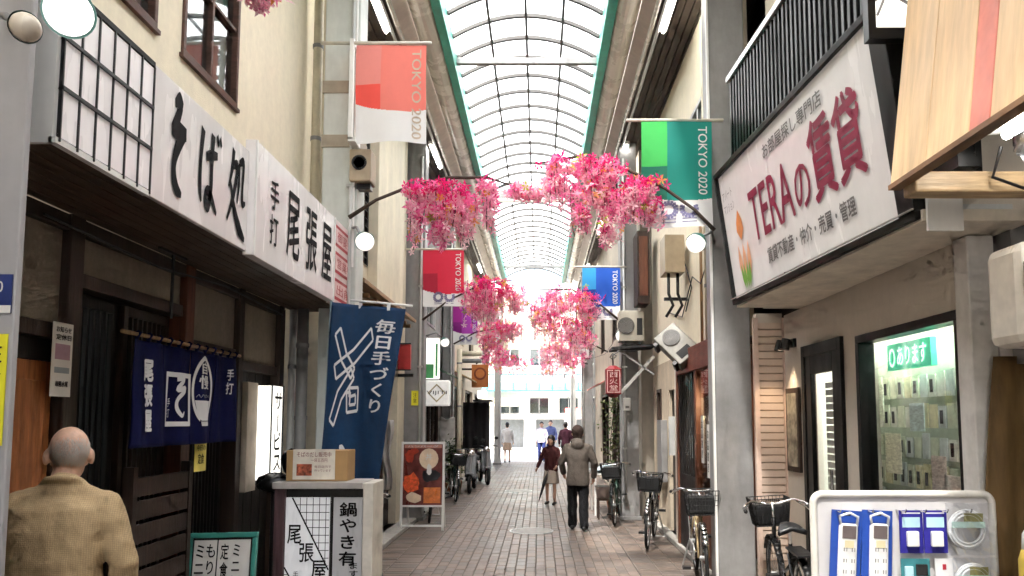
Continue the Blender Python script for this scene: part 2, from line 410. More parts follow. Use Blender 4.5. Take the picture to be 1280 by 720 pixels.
for y in (-3.6, 3.2, 10.2, 16.55, 24.4):
    MB().box(XL - .1, XR + .1, y - .04, y + .04, ZR - .13, ZR - .04).build('tie_beam', M_steel, roof, bevel=.006)
    if 15 < y < 20:
        for dz, dy in ((.1, .25), (-.02, .5), (.18, .75)): MB().box(XL, XR, y + dy - .05, y + dy + .05, ZR - .06 + dz, ZR + dz).build('tie_beam', M_gutter, roof)
    if y > 15: MB().box(XL, XR, y - .03, y + .03, ZR + .22, ZR + .3).build('hoop_frame', M_steel_l, roof)
for s, X in ((-1, XL), (1, XR)):
    MB().box(min(X, X + s * .12), max(X, X + s * .12), YA, YB, ZR - .24, ZR + .06).build('edge_beam', M_green, roof, bevel=.01)
    n = 12; sec = [(X + s * (.26 + .16 * math.cos(a)), ZR - .12 + .17 * math.sin(a)) for a in [math.pi + math.pi * i / n for i in range(n + 1)]]
    g = MB()
    for (xa, za), (xb, zb) in zip(sec, sec[1:]): g.poly([(xa, YA, za), (xb, YA, zb), (xb, YB, zb), (xa, YB, za)])
    g.box(min(X + s * .1, X + s * .42), max(X + s * .1, X + s * .42), YA, YB, ZR - .12, ZR - .1)
    g.build('gutter', M_gutter, roof, smooth=False)
    xa, xb = X + s * .43, X + s * .62
    MB().obox((xa, YA, ZR - .12), (xb - xa, 0, -.12), (0, YB - YA, 0), (0, 0, .02)).build('cove_panel', M_cove, roof)
    MB().tube([(X + s * .66, YA, ZR - .36), (X + s * .66, YB, ZR - .36)], .022).build('conduit', M_steel_l, roof, smooth=True)
    MB().tube([(X + s * .58, YA, ZR - .33), (X + s * .58, YB, ZR - .33)], .03).build('conduit', M_gutter, roof, smooth=True)
    sf = MB(); xa, xb, wd = X + s * .62, X + s * 2.3, .1
    k = int(abs(xb - xa) / wd)
    for i in range(k):
        a, b = xa + s * i * wd, xa + s * (i + 1) * wd - s * .012
        sf.box(min(a, b), max(a, b), YA, 29.5, ZR - .28 - .03 * i / k, ZR - .24 - .03 * i / k)
    sf.box(min(xa, xb), max(xa, xb), YA, 29.5, ZR - .235, ZR - .2)
    sf.build('soffit', M_soffit, roof)
    for j, y in enumerate((-1.0, 3.0, 7.6, 12.6, 17.6, 22.6)):
        bt = MB().box(X + s * .72 - .045, X + s * .72 + .045, y, y + 1.25, ZR - .38, ZR - .32).build('batten', M_white, roof, bevel=.004)
        MB().tube([(X + s * .72, y + .03, ZR - .4), (X + s * .72, y + 1.22, ZR - .4)], .016).build('tube', mat('lit_tube', (1, .97, .9), .3, emit=9, var=0, stain=0), bt, smooth=True)

# ================================================================ arcade pillars
def pillar(label, x0, x1, y, d=.3, m=None, top=6.62, side=1, bands=(), pipe=True, brace=True, group='steel arcade pillars'):
    t = thing('arcade_pillar', label, 'pillar', ((x0 + x1) / 2, y + d / 2, 0), group)
    m = m or M_steel
    MB().box(x0, x1, y, y + d, 0, top).build('shaft', m, t, bevel=.012)
    MB().box(x0 - .03, x1 + .03, y - .03, y + d + .03, .0, .06).build('base_plate', M_steel, t, bevel=.006)
    for z in bands:
        MB().box(x0 - .012, x1 + .012, y - .012, y + d + .012, z, z + .13).build('band', mat('tan_band', (.36, .31, .24), .6), t, bevel=.004)
    if pipe:
        px = x0 + .06 if side > 0 else x1 - .06
        MB().tube([(px, y - .03, .3), (px, y - .03, top - .3)], .02).build('conduit', M_steel_l, t, smooth=True)
        for z in (1.2, 2.6, 4.0, 5.4): MB().box(px - .04, px + .04, y - .055, y, z, z + .03).build('clip', M_alu, t)
    if False:
        xi = x0 if side > 0 else x1
        MB().bar((xi, y + d / 2, top - 1.0), (xi - side * .75, y + d / 2, top), .08, .1).build('bracket', m, t)
    return t
PIL = {}
L0 = PIL['L0'] = thing('arcade_pillar', 'pale grey steel pillar with yellow notice at left edge, nearest the camera', 'pillar', (-2.1, 2.7, 0), 'steel arcade pillars')
M_lilac = mat('pillar_lilac_grey', (.40, .39, .40), .5, var=.06)
MB().box(-2.32, -1.875, 2.62, 2.65, 0, 6.62).build('front_flange', M_lilac, L0, bevel=.006)
MB().box(-2.13, -2.09, 2.65, 2.8, 0, 6.62).build('web', M_lilac, L0); MB().box(-2.36, -2.02, 2.8, 2.825, 0, 6.62).build('rear_flange', M_lilac, L0)
MB().box(-2.38, -1.88, 2.6, 2.83, 0, .05).build('base_plate', M_steel, L0, bevel=.006)
PIL['L1'] = pillar('green grey pillar coloured paler for the light on it, with two tan bands, carrying the pink flag', -2.17, -1.81, 7.2, .3, mat('pillar_lit_tone', (.58, .61, .58), .5, var=.06, stain=.15), bands=(4.42, 4.98), side=-1)  # paler than the other pillars: light falling on it is put into the colour
PIL['L2'] = pillar('grey pillar left of the white diamond sign, carrying the red flag', -2.34, -1.99, 12.7, .3, side=-1)
PIL['L3'] = pillar('grey pillar wrapped in a white sheet, carrying the purple flag', -2.42, -2.14, 18.4, .28, side=-1)
PIL['L4'] = pillar('slim pale pillar at far left end of the arcade beside the walking person', -1.74, -1.48, 28.6, .25, M_steel_l, side=-1, group='slim far pillars')
PIL['R1'] = pillar('grey pillar beside the estate agent sign, carrying the green flag', 1.76, 2.13, 7.4, .3, side=1, pipe=False)
PIL['R2'] = pillar('grey pillar behind the parked bicycles, carrying the blue flag', 1.42, 1.72, 12.8, .3, side=1)
PIL['R3'] = pillar('grey pillar carrying the far teal flag on the right', 1.38, 1.74, 24.0, .28, side=1)
PIL['R4'] = pillar('slim pale pillar at the far right end of the arcade', 1.2, 1.42, 28.6, .25, M_steel_l, side=1, group='slim far pillars')
MB().tube([(-1.84, 7.17, 3.2), (-1.84, 7.17, 6.4)], .012, 6).build('cable', M_white, PIL['L1'])
MB().box(1.735, 1.757, 7.38, 7.42, 0, 6.6).build('edge_strip', M_white, PIL['R1'])
# end gable across the far mouth
gab = thing('end_gable', 'cream beam and pale panel closing the arcade above its far mouth', 'gable', (0, 28.8, 4.6))
MB().box(-2.4, 2.2, 28.7, 28.9, 4.45, 4.75).build('beam', mat('cream_paint', (.78, .7, .52), .6), gab, bevel=.01)
MB().box(-2.4, -.75, 28.75, 28.85, 4.75, 6.9).build('panel', mat('beige_panel', (.6, .53, .42), .7), gab); MB().box(.95, 2.2, 28.75, 28.85, 4.75, 6.9).build('panel', MATS['beige_panel'], gab)
for x in (-.75, -.2, .35, .95): MB().box(x - .03, x + .03, 28.74, 28.8, 4.75, 6.9).build('mullion', M_steel_l, gab)
MB().box(-.75, .95, 28.79, 28.83, 4.75, 5.7).build('panel', MATS['beige_panel'], gab); MB().box(-.75, .95, 28.79, 28.8, 5.7, 7.3).build('frosted_pane', M_sheet, gab)
MB().box(-.6, .3, 28.68, 28.72, 6.0, 6.45).build('name_board', mat('pale_blue', (.35, .6, .75), .4), gab)

# ================================================================ left: soba shop
def wall_y(mb, xa, xb, Y0, Y1, Z0, Z1, holes=(), m=0):
    """a wall slab between x=xa and xb running along Y, with rectangular openings (y0, y1, z0, z1)"""
    ys = sorted({Y0, Y1, *[h[0] for h in holes], *[h[1] for h in holes]}); zs = sorted({Z0, Z1, *[h[2] for h in holes], *[h[3] for h in holes]})
    for a, b in zip(ys, ys[1:]):
        z = Z0
        segs = []
        for c, d in zip(zs, zs[1:]):
            my, mz = (a + b) / 2, (c + d) / 2
            if any(h[0] < my < h[1] and h[2] < mz < h[3] for h in holes): continue
            if segs and abs(segs[-1][1] - c) < 1e-6: segs[-1][1] = d
            else: segs.append([c, d])
        for c, d in segs: mb.box(xa, xb, a, b, c, d, m)
    return mb
def window_y(parent, X, s, y0, y1, z0, z1, fm, gm, nmull=1, rails=(), fr=.05, depth=.08):
    """a window in a wall facing s along X: frame with mullions and rails, panes as sub-parts"""
    f = MB(); xa, xb = (X - depth, X + .02) if s > 0 else (X - .02, X + depth)
    f.box(xa, xb, y0, y1, z0, z0 + fr).box(xa, xb, y0, y1, z1 - fr, z1).box(xa, xb, y0, y0 + fr, z0 + fr, z1 - fr).box(xa, xb, y1 - fr, y1, z0 + fr, z1 - fr)
    cuts = [y0 + fr] + [y0 + (y1 - y0) * (i + 1) / (nmull + 1) for i in range(nmull)] + [y1 - fr]
    for c in cuts[1:-1]: f.box(xa + .01, xb - .01, c - fr * .4, c + fr * .4, z0 + fr, z1 - fr)
    for r in rails: f.box(xa + .015, xb - .015, y0 + fr, y1 - fr, r - .015, r + .015)
    w = f.build('window', fm, parent, bevel=.004)
    xm = (xa + xb) / 2
    for a, b in zip(cuts, cuts[1:]):
        MB().box(xm - .003, xm + .003, a, b, z0 + fr, z1 - fr).build('pane', gm, w)
    return w
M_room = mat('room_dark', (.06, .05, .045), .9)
M_curtain = mat('net_curtain', (.55, .53, .5), .9, var=.2, scale=3, stretch=(1, 14, 1), trans=.3)
soba = thing('soba_shop', 'cream plastered soba restaurant with dark timber front, left side of the street', 'building', (-2.6, 5, 0))
XU, XW = -2.45, -2.5
UW = [(3.55, 4.52, 4.18, 5.5), (4.86, 5.77, 4.2, 5.6)]
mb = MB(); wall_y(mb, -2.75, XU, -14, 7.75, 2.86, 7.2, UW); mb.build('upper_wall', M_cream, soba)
MB().box(-6, -2.76, 7.65, 7.75, 2.86, 7.2).box(-6, -2.76, -14, -13.9, 0, 7.2).box(-6, -2.76, -13.9, 7.65, 7.1, 7.2).build('side_wall', M_cream, soba)
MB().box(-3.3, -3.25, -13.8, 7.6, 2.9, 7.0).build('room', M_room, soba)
M_brownframe = wood('brown_frame', (.10, .045, .03), sc=(3, 3, 12))
for i, (a, b, c, d) in enumerate(UW):
    w = window_y(soba, XU, 1, a, b, c, d, M_brownframe, M_glassdark, 1, (c + (d - c) * .45,), .038)
    MB().box(XU - .02, XU + .03, a - .02, b + .02, c - .03, c - .002).build('sill', M_brownframe, w)
    g = MB().grid(lambda u, v, a=a, b=b, c=c, d=d: (XU - .2 + .02 * math.sin(u * 40), a - .1 + u * (b - a + .2), c - .1 + v * (d - c + .2)), 60, 1); g.build('curtain', M_curtain, w)
# eave box
M_fascia = mat('fascia_white', (.80, .765, .765), .22, var=.04, scale=3, stain=.1)
eave = MB().box(-2.449, -1.93, 2.85, 7.45, 2.82, 3.40).build('eave', M_soffitwood, soba)
MB().box(-2.449, -1.92, 2.83, 2.85, 2.79, 3.46).build('end_panel', M_white, eave)
sp = MB()
for i in range(7): sp.box(-2.49 + i * .083, -2.49 + i * .083 + .077, 2.86, 7.45, 2.795, 2.815)
sp.build('soffit_boards', M_soffitwood, eave)
MB().box(-1.935, -1.905, 2.83, 3.53, 2.79, 2.815).build('lattice_frame', M_white, eave); MB().box(-1.935, -1.9, 2.83, 3.53, 3.44, 3.465).build('lattice_frame', M_blackm, eave)
# lattice of light panels at the near end: 6 x 3 panes
sl = thing('lattice_light_box', 'white light box with black lattice at the near end of the soba fascia', 'light box', (-1.9, 3.2, 2.8))
yy = [2.85 + (3.53 - 2.85) * i / 6 for i in range(7)]; zz = [2.815 + (3.44 - 2.815) * i / 3 for i in range(4)]
M_shoji = mat('milky_panel', (.80, .76, .77), .25, var=.04, stain=.08, emit=.03)
for a, b in zip(yy, yy[1:]):
    for c, d in zip(zz, zz[1:]): MB().box(-1.928, -1.906, a + .005, b - .005, c + .006, d - .006).build('pane', M_shoji, sl)
for y in yy: MB().box(-1.915, -1.899, y - .0035, y + .0035, 2.80, 3.44).build('bar', M_black, sl)
for z in zz[1:-1]: MB().box(-1.913, -1.896, 2.85, 3.53, z - .008, z + .008).build('bar', M_black, sl)
# first sign board: soba-dokoro
s1 = thing('fascia_sign', 'long white fascia board with large brushed black characters on the soba shop', 'sign', (-1.9, 4.1, 2.8))
MB().box(-1.93, -1.9, 3.535, 4.72, 2.79, 3.455).build('board', M_fascia, s1, bevel=.004)
P = plane((-1.9, 3.535, 2.79), (0, 1, 0), (0, 0, 1), .003)
t = MB()
def brush(strokes, u0, u1, v0, v1, tb=t, PP=P):
    for k, (pts, ws) in enumerate(strokes):
        stroke(tb, pts, [q * 1.1 for q in ws], lambda a, b, k=k: PP(a, b, .0006 * k), u0, u1, v0, v1)
brush([([(.32, .92), (.5, .98), (.66, .93)], [.08, .17, .1]), ([(.62, .95), (.46, .80), (.22, .64)], [.1, .18, .1]), ([(.2, .63), (.5, .66), (.86, .68)], [.1, .2, .12]), ([(.84, .69), (.52, .52), (.36, .34), (.36, .18), (.5, .07), (.72, .03)], [.1, .19, .17, .19, .15, .05])], .12, .36, .08, .6)
brush([([(.2, .95), (.12, .6), (.12, .3), (.2, .12)], [.16, .13, .14, .05]), ([(.36, .66), (.6, .72), (.9, .76)], [.1, .12, .08]),
       ([(.66, .97), (.62, .6), (.62, .35), (.52, .12), (.36, .16), (.42, .28), (.6, .26), (.92, .08)], [.16, .15, .14, .13, .12, .1, .14, .05]),
       ([(.84, 1.0), (.92, .88)], [.09, .07]), ([(.98, 1.0), (1.06, .9)], [.09, .07])], .47, .74, .07, .58)
brush([([(.32, .98), (.26, .75), (.1, .5)], [.14, .12, .05]), ([(.28, .78), (.52, .8), (.36, .45), (.05, .12)], [.08, .13, .12, .05]),
       ([(.18, .58), (.4, .3), (.7, .1), (1.02, .0)], [.06, .14, .17, .05]), ([(.62, .86), (.62, .6), (.54, .38)], [.1, .1, .05]),
       ([(.6, .86), (.84, .9), (.82, .6), (.84, .42), (1.0, .44)], [.07, .12, .1, .1, .04])], .85, 1.13, .06, .6)
t.build('lettering', M_ink, s1)
s2 = thing('fascia_sign', 'projecting white fascia board with the shop name in black, far half of the soba shop', 'sign', (-1.86, 5.8, 2.8))
MB().box(-1.93, -1.86, 4.725, 6.62, 2.77, 3.54).build('board', M_fascia, s2, bevel=.004)
MB().box(-1.858, -1.853, 4.73, 4.75, 2.77, 3.54).box(-1.858, -1.853, 6.6, 6.62, 2.77, 3.54).build('edge_trim', M_white, s2)
P2 = plane((-1.86, 4.725, 2.77), (0, 1, 0), (0, 0, 1), .003); t = MB()
put(t, '手打', P2, .28, .44, .12, .62, .015, vert=True); t.build('lettering', M_ink, s2); t = MB()
put(t, '尾', P2, .62, .90, .14, .63, .02); put(t, '張', P2, 1.07, 1.35, .14, .63, .02); put(t, '屋', P2, 1.50, 1.78, .14, .63, .02)
t.build('lettering', M_ink, s2)
s3 = thing('notice_panel', 'small pink notice panel with red boxes at far end of the soba fascia', 'notice', (-1.88, 7, 2.8))
MB().box(-1.93, -1.885, 6.63, 7.45, 2.76, 3.56).build('board', mat('pink_white', (.75, .62, .62), .45), s3, bevel=.003)
M_redink = mat('red_ink', (.45, .03, .05), .5)
P3 = plane((-1.885, 6.63, 2.76), (0, 1, 0), (0, 0, 1), .002)
for i in range(3):
    z = .05 + i * .25; fr = MB(); rect(fr, P3, .06, .74, z, z + .2); fr.build('red_box', M_redink, s3)
    P3b = plane((-1.885, 6.63, 2.76), (0, 1, 0), (0, 0, 1), .004); fr = MB(); rect(fr, P3b, .1, .7, z + .03, z + .17); fr.build('paper', mat('pale_pink', (.8, .55, .55), .6), s3)
    tt = MB(); put(tt, ('出前', '営業中', '御宴会')[i], plane((-1.885, 6.63, 2.76), (0, 1, 0), (0, 0, 1), .006), .15, .65, z + .05, z + .15); tt.build('lettering', M_redink, s3)
# lower front
lw = MB()
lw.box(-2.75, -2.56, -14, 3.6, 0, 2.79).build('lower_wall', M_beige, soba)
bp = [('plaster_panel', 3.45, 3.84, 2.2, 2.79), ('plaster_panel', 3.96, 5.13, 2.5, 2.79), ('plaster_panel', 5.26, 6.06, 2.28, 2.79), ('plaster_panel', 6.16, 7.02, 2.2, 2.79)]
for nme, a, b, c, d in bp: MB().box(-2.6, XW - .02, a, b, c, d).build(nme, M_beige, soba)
for a, b in ((3.84, 3.96), (5.13, 5.26), (6.06, 6.16), (7.02, 7.12)):
    MB().box(-2.62, XW + .03, a, b, 0, 2.79).build('post', M_dkwood if a < 4 else M_redwood if a < 6.0 else M_dkwood, soba, bevel=.006)
MB().box(-2.6, XW + .02, 3.45, 7.12, 2.70, 2.785).build('beam', M_dkwood, soba, bevel=.005)
MB().box(-2.6, XW + .01, 3.965, 5.125, 2.42, 2.498).box(-2.6, XW + .01, 5.265, 6.055, 2.2, 2.278).box(-2.6, XW + .01, 6.165, 7.015, 2.12, 2.198).box(-2.6, XW + .01, 3.45, 3.835, 2.12, 2.198).build('lintel', M_dkwood, soba, bevel=.004)
MB().box(-3.2, -3.15, 3.4, 7.6, 0, 2.8).build('interior_wall', M_room, soba)
d1 = MB().box(-2.59, -2.53, 3.45, 3.835, 0, 2.0).build('door', M_orangewood, soba, bevel=.006)
MB().box(-2.53, -2.515, 3.52, 3.77, 1.0, 1.9).build('door_panel', M_orangewood, d1, bevel=.01)
MB().box(-2.6, -2.54, 3.45, 3.835, 2.005, 2.115).build('transom', M_blkwood, soba)
def lattice_door(y0, y1, z1, x, m, nb=7, name='lattice_door'):
    d = MB().box(x - .04, x, y0, y0 + .05, 0, z1).box(x - .04, x, y1 - .05, y1, 0, z1).box(x - .04, x, y0 + .05, y1 - .05, 0, .18).box(x - .04, x, y0 + .05, y1 - .05, z1 - .06, z1).build(name, m, soba, bevel=.004)
    MB().box(x - .03, x - .025, y0 + .05, y1 - .05, .18, z1 - .06).build('pane', M_glassdark, d)
    for i in range(nb):
        y = y0 + .05 + (y1 - y0 - .1) * (i + 1) / (nb + 1); MB().box(x - .025, x - .004, y - .009, y + .009, .18, z1 - .06).build('slat', m, d)
    return d
lattice_door(3.97, 4.56, 2.41, -2.62, M_blkwood); lattice_door(4.56, 5.12, 2.41, -2.58, M_dkwood)
lattice_door(5.27, 6.05, 2.19, -2.58, M_blkwood, 11)
sw = MB()
for i in range(9): sw.box(-2.60, -2.555 + .004 * (i % 2), 6.17 + i * .094, 6.17 + i * .094 + .09, 0, 2.115)
sw.build('board_wall', M_blkwood, soba)
dw = MB()                                                   # horizontal boards of the low screen by the door
for i in range(9): MB().box(-2.42, -2.395, 4.45, 5.1, .12 + i * .14, .12 + i * .14 + .115).build('board', M_dkwood, soba, bevel=.004)
MB().box(-2.45, -2.39, 4.4, 4.45, 0, 1.42).box(-2.45, -2.39, 5.1, 5.15, 0, 1.42).build('screen_post', M_dkwood, soba)
slim = MB().box(-2.55, -2.44, 6.2, 6.42, 1.1, 2.02).build('beige_board', mat('slim_beige', (.5, .43, .35), .8), soba, bevel=.004)
# vertical lit sign
lb = thing('lit_box_sign', 'narrow lit white box sign with a vertical black line of characters beside the soba door', 'sign', (-2.4, 6.5, 1.2))
M_lit = mat('lit_white', (1., .97, .9), .4, emit=.3, var=.02, stain=.03)
MB().box(-2.46, -2.325, 6.44, 6.72, 1.18, 2.0).build('case', M_lit, lb, bevel=.006)
fr = MB()
for (a, b) in ((-2.466, -2.455), (-2.33, -2.319)): fr.box(a, b, 6.432, 6.44, 1.17, 2.01)
fr.box(-2.325, -2.318, 6.70, 6.725, 1.17, 2.01); fr.build('edge_frame', M_black, lb)
for i_, ch in enumerate('サービス'): t = MB(); put(t, ch if ch != 'ー' else '|', plane((-2.325, 6.44, 1.18), (0, 1, 0), (0, 0, 1), .003), .06, .24, .60 - i_ * .18, .77 - i_ * .18, .03, keep=True); t.build('character', M_ink, lb)
# noren curtain
nor = thing('noren_curtain', 'navy blue split noren curtain with white crest and characters over the soba door', 'curtain', (-2.3, 4.9, 1.55))
M_navy = mat('navy_cloth', (.007, .009, .058), .9, var=.15, scale=30, stain=.2, bump=.3, bscale=300, spec=.15)
M_whitecloth = mat('white_print', (.72, .72, .74), .85, var=.05)
def nP(u, v, l=0.): return Vector((-2.3 + .022 * math.sin(u * 9.5) * (1.1 - v / .63) + .012 * math.sin(u * 23 + v * 3) + l, 4.16 + u, 1.54 + v))
for i in range(4):
    a, b = i * .355, i * .355 + .348; g = MB()
    g.grid(lambda p, q, a=a, b=b: nP(a + (b - a) * p + .006 * math.sin(q * 7 + i), q * .62), 24, 24); g.build('cloth_panel', M_navy, nor, smooth=True, solid=.003)
MB().tube([(-2.3, 4.05, 2.19), (-2.3, 5.66, 2.19)], .012).build('rod', M_tanwood, nor, smooth=True)
for i in range(12):
    y = 4.2 + i * .124; MB().tube([(-2.3, y, 2.16), (-2.318, y + .01, 2.2), (-2.3, y + .02, 2.208), (-2.284, y + .01, 2.2), (-2.3, y, 2.16)], .008, 6, closed=False).build('loop', M_navy, nor)
PN = lambda a, b: nP(a, b, .014)
t = MB(); put(t, '尾張屋', PN, .11, .20, .08, .52, .06, vert=True); t.build('lettering', M_whitecloth, nor); t = MB(); put(t, '手打', PN, 1.27, 1.34, .34, .54, .03, vert=True); t.build('lettering', M_whitecloth, nor)
t = MB(); fb = .03; a0, a1, b0, b1 = .40, .70, .12, .46
for (p, q, r_, s_) in ((a0, a1, b0, b0 + fb), (a0, a1, b1 - fb, b1), (a0, a0 + fb, b0 + fb, b1 - fb), (a1 - fb, a1, b0 + fb, b1 - fb)):
    t.grid(lambda u, v, p=p, q=q, r_=r_, s_=s_: PN(p + (q - p) * u, r_ + (s_ - r_) * v), 6, 6)
stroke(t, [(.3, .95), (.7, .98), (.35, .72), (.8, .74), (.42, .5), (.4, .28), (.65, .1), (.75, .2)], [.1, .14, .12, .14, .12, .13, .1, .04], PN, .45, .66, .16, .43)
put(t, '手打', PN, .436, .47, .17, .3, .0, vert=True)
ring = [(.87 + .155 * math.cos(x), .36 + .235 * math.sin(x)) for x in [2 * math.pi * i / 40 for i in range(41)]]
for (x0_, y0_), (x1_, y1_) in zip(ring, ring[1:]):
    if y0_ < .16 and y1_ < .16: continue
    c = (.87, .36); k = .86
    t.poly([PN(x0_, y0_), PN(x1_, y1_), PN(c[0] + (x1_ - c[0]) * k, c[1] + (y1_ - c[1]) * k), PN(c[0] + (x0_ - c[0]) * k, c[1] + (y0_ - c[1]) * k)])
put(t, '自', PN, .81, .93, .47, .55, .02); put(t, '慢', PN, .78, .96, .37, .46, .02)
for k in range(5): stroke(t, [(0, 0), (.5, .4), (1, 0)], [.04, .07, .04], PN, .76 + k * .045, .80 + k * .045, .31, .36)
bowl = [(.755, .29), (.985, .29), (.965, .21), (.92, .16), (.82, .16), (.775, .21)]
t.grid(lambda u, v: PN(.87 + (u - .5) * (.11 + .13 * v ** .6), .155 + .135 * v), 12, 8); t.poly([PN(*p) for p in ((.82, .12), (.92, .12), (.93, .15), (.81, .15))])
t.build('crest', M_whitecloth, nor)
# papers
def paper(name, label, cat, P, w, h, m, texts=(), tm=None, blocks=(), group=None, t=.004):
    o = thing(name, label, cat, P(w / 2, 0), group)
    b = MB(); slab(b, P, 0, w, 0, h, t); b.build('sheet', m, o)
    if blocks:
        for (u0, u1, v0, v1, bm) in blocks:
            k = MB(); rect(k, lambda a, c: P(a, c, t + .0015), u0, u1, v0, v1); k.build('print_block', bm, o)
    if texts:
        k = MB()
        for (s, u0, u1, v0, v1, vert) in texts: put(k, s, lambda a, c: P(a, c, t + .003), u0, u1, v0, v1, .012, vert=vert)
        k.build('lettering', tm or M_ink, o)
    return o
M_paper = mat('paper_white', (.75, .73, .70), .7, var=.04, stain=.06)
M_yellow = mat('yellow_print', (.85, .78, .03), .6, var=.04, stain=.06)
M_mauve = mat('mauve_print', (.42, .25, .33), .6); M_bluegrey = mat('blue_grey_print', (.32, .38, .42), .6)
Pp = plane((XW + .035, 3.72, 1.82), (0, 1, 0), (0, 0, 1))
paper('menu_poster', 'narrow white paper poster with mauve band pinned to a dark timber post', 'poster', Pp, .16, .38, M_paper, [('お知らせ', .02, .14, .33, .36, 0), ('定休日', .02, .14, .29, .32, 0), ('毎週水曜', .03, .13, .05, .08, 0)], None,
      [(.02, .14, .19, .27, M_mauve), (.02, .14, .12, .15, M_bluegrey)])
paper('event_poster', 'small dark blue poster with white foot stuck on the near left pillar', 'poster', plane((-2.085, 2.617, 2.08), (1, 0, 0), (0, 0, 1)), .2, .14, mat('night_blue', (.03, .05, .20), .4), [('2020', .07, .17, .075, .115, 0)], M_paper, [(.0, .2, 0, .028, M_paper)])
paper('yellow_notice', 'tall bright yellow notice with black handwriting on the near left pillar', 'notice', plane((-2.085, 2.617, 1.61), (1, 0, 0), (0, 0, 1)), .195, .395, M_yellow, [('駐輪禁止', .1, .18, .02, .37, 1)])
paper('yellow_slip', 'small yellow price slip hanging below the noren', 'notice', plane((-2.33, 5.03, 1.35), (0, 1, 0), (0, 0, 1)), .17, .22, mat('pale_yellow', (.75, .62, .15), .7), [('今日の', .02, .15, .14, .18, 0), ('定食', .04, .13, .05, .12, 0)])
# drain pipe and grey pipes beyond the shop
def pipe(label, x, y, z0, z1, r, m, clips=()):
    o = thing('drain_pipe', label, 'pipe', (x, y, z0)); MB().tube([(x, y, z0), (x, y, z1)], r, 12).build('pipe', m, o, smooth=True)
    for z in clips: MB().lathe([(r + .008, 0), (r + .008, .04)], (x, y, z), n=12).build('collar', M_steel, o)
    return o
pipe('cream drain pipe at the far corner of the cream upper wall', -2.33, 7.5, 3.3, 7.0, .05, mat('cream_pipe', (.62, .56, .42), .5), (3.6, 4.6, 5.6))
pipe('thick grey drain pipe left of the blue tall banner', -2.3, 7.15, 0, 2.78, .055, M_steel, (.9, 1.7, 2.4))
pipe('thin grey drain pipe close to the soba corner post', -2.42, 7.22, 0, 2.78, .035, M_steel_l, (1.2, 2.2))
pipe('pale blue grey pole behind the blue tall banner', -1.95, 7.05, 0, 2.78, .03, mat('blue_grey_paint', (.25, .33, .36), .5), (1.3, 2.0))

# ================================================================ right: estate agent's shop
M_bulk = mat('taupe_render', (.60, .545, .475), .85, var=.03, scale=18, stain=.05, bump=.2, bscale=140)
M_palewall = mat('pale_render', (.60, .54, .46), .85, var=.03, scale=18, stain=.05, bump=.2, bscale=140)
M_blkframe = mat('black_aluminium', (.006, .006, .006), .4, .0, var=.1, spec=.3)
est = thing('estate_agent_shop', 'estate agent shop with taupe wall, black framed window and deep canopy, right side', 'building', (2.6, 5.5, 0))
XE = 2.4
WIN = (4.16, 5.55, 1.05, 2.33); DOOR = (5.8, 6.68, 0.0, 2.36)
mb = MB(); wall_y(mb, XE, XE + .15, 4.145, 7.2, 0, 2.72, [WIN, DOOR]); mb.build('front_wall', M_bulk, est)
MB().box(XE, XE + .15, 6.69, 7.2, .0, .02).build('threshold', M_concrete, est)
w = window_y(est, XE, -1, *WIN, M_blkframe, M_glass, 0, (), .06, .1)
d = MB(); fr = .07
d.box(XE - .03, XE + .06, DOOR[0], DOOR[0] + fr, 0, 2.36).box(XE - .03, XE + .06, DOOR[1] - fr, DOOR[1], 0, 2.36).box(XE - .03, XE + .06, DOOR[0] + fr, DOOR[1] - fr, 2.26, 2.36)
d.box(XE - .02, XE + .03, 5.88, 6.0, 0, 2.26).box(XE - .02, XE + .03, 6.48, 6.6, 0, 2.26).box(XE - .02, XE + .03, 6.0, 6.48, 0, .25).box(XE - .02, XE + .03, 6.0, 6.48, 2.1, 2.26)
dd = d.build('door', M_blkframe, est, bevel=.004)
MB().box(XE, XE + .008, 6.0, 6.48, .25, 2.1).build('pane', M_glass, dd)
MB().tube([(XE - .06, 5.97, .8), (XE - .06, 5.97, 1.3)], .012).build('handle', M_chrome, dd)
bl = MB()
for i in range(28): bl.box(XE + .1, XE + .104, 6.02, 6.46, .3 + i * .062, .3 + i * .062 + .05)
bl.build('blind', mat('cream_blind', (.6, .55, .45), .6), dd)
# canopy, soffit and roof block
can = MB().obox((1.97, 3.72, 2.72), (XE + .15 - 1.97, 0, 0), (-.17 * 1.0, 2.95, 0), (0, 0, .06)).build('canopy_soffit', mat('canopy_cream', (.74, .68, .58), .7), est)
MB().box(2.2, 4.4, 4.0, 7.2, 2.79, 4.1).build('upper_block', M_palewall, est)
MB().box(2.3, 4.4, 3.95, 7.2, 4.11, 7.2).build('upper_wall', M_cream, est)
MB().box(1.98, 2.16, 3.69, 3.71, 2.66, 2.84).build('canopy_end', M_white, est)
MB().box(2.16, XE + .15, 3.9, 3.98, 2.721, 2.86).build('end_trim', M_steel_l, est)
post = MB().box(XE - .05, XE + .1, 4.0, 4.14, 0, 2.715).build('corner_post', mat('white_post', (.62, .60, .58), .6), est, bevel=.008)
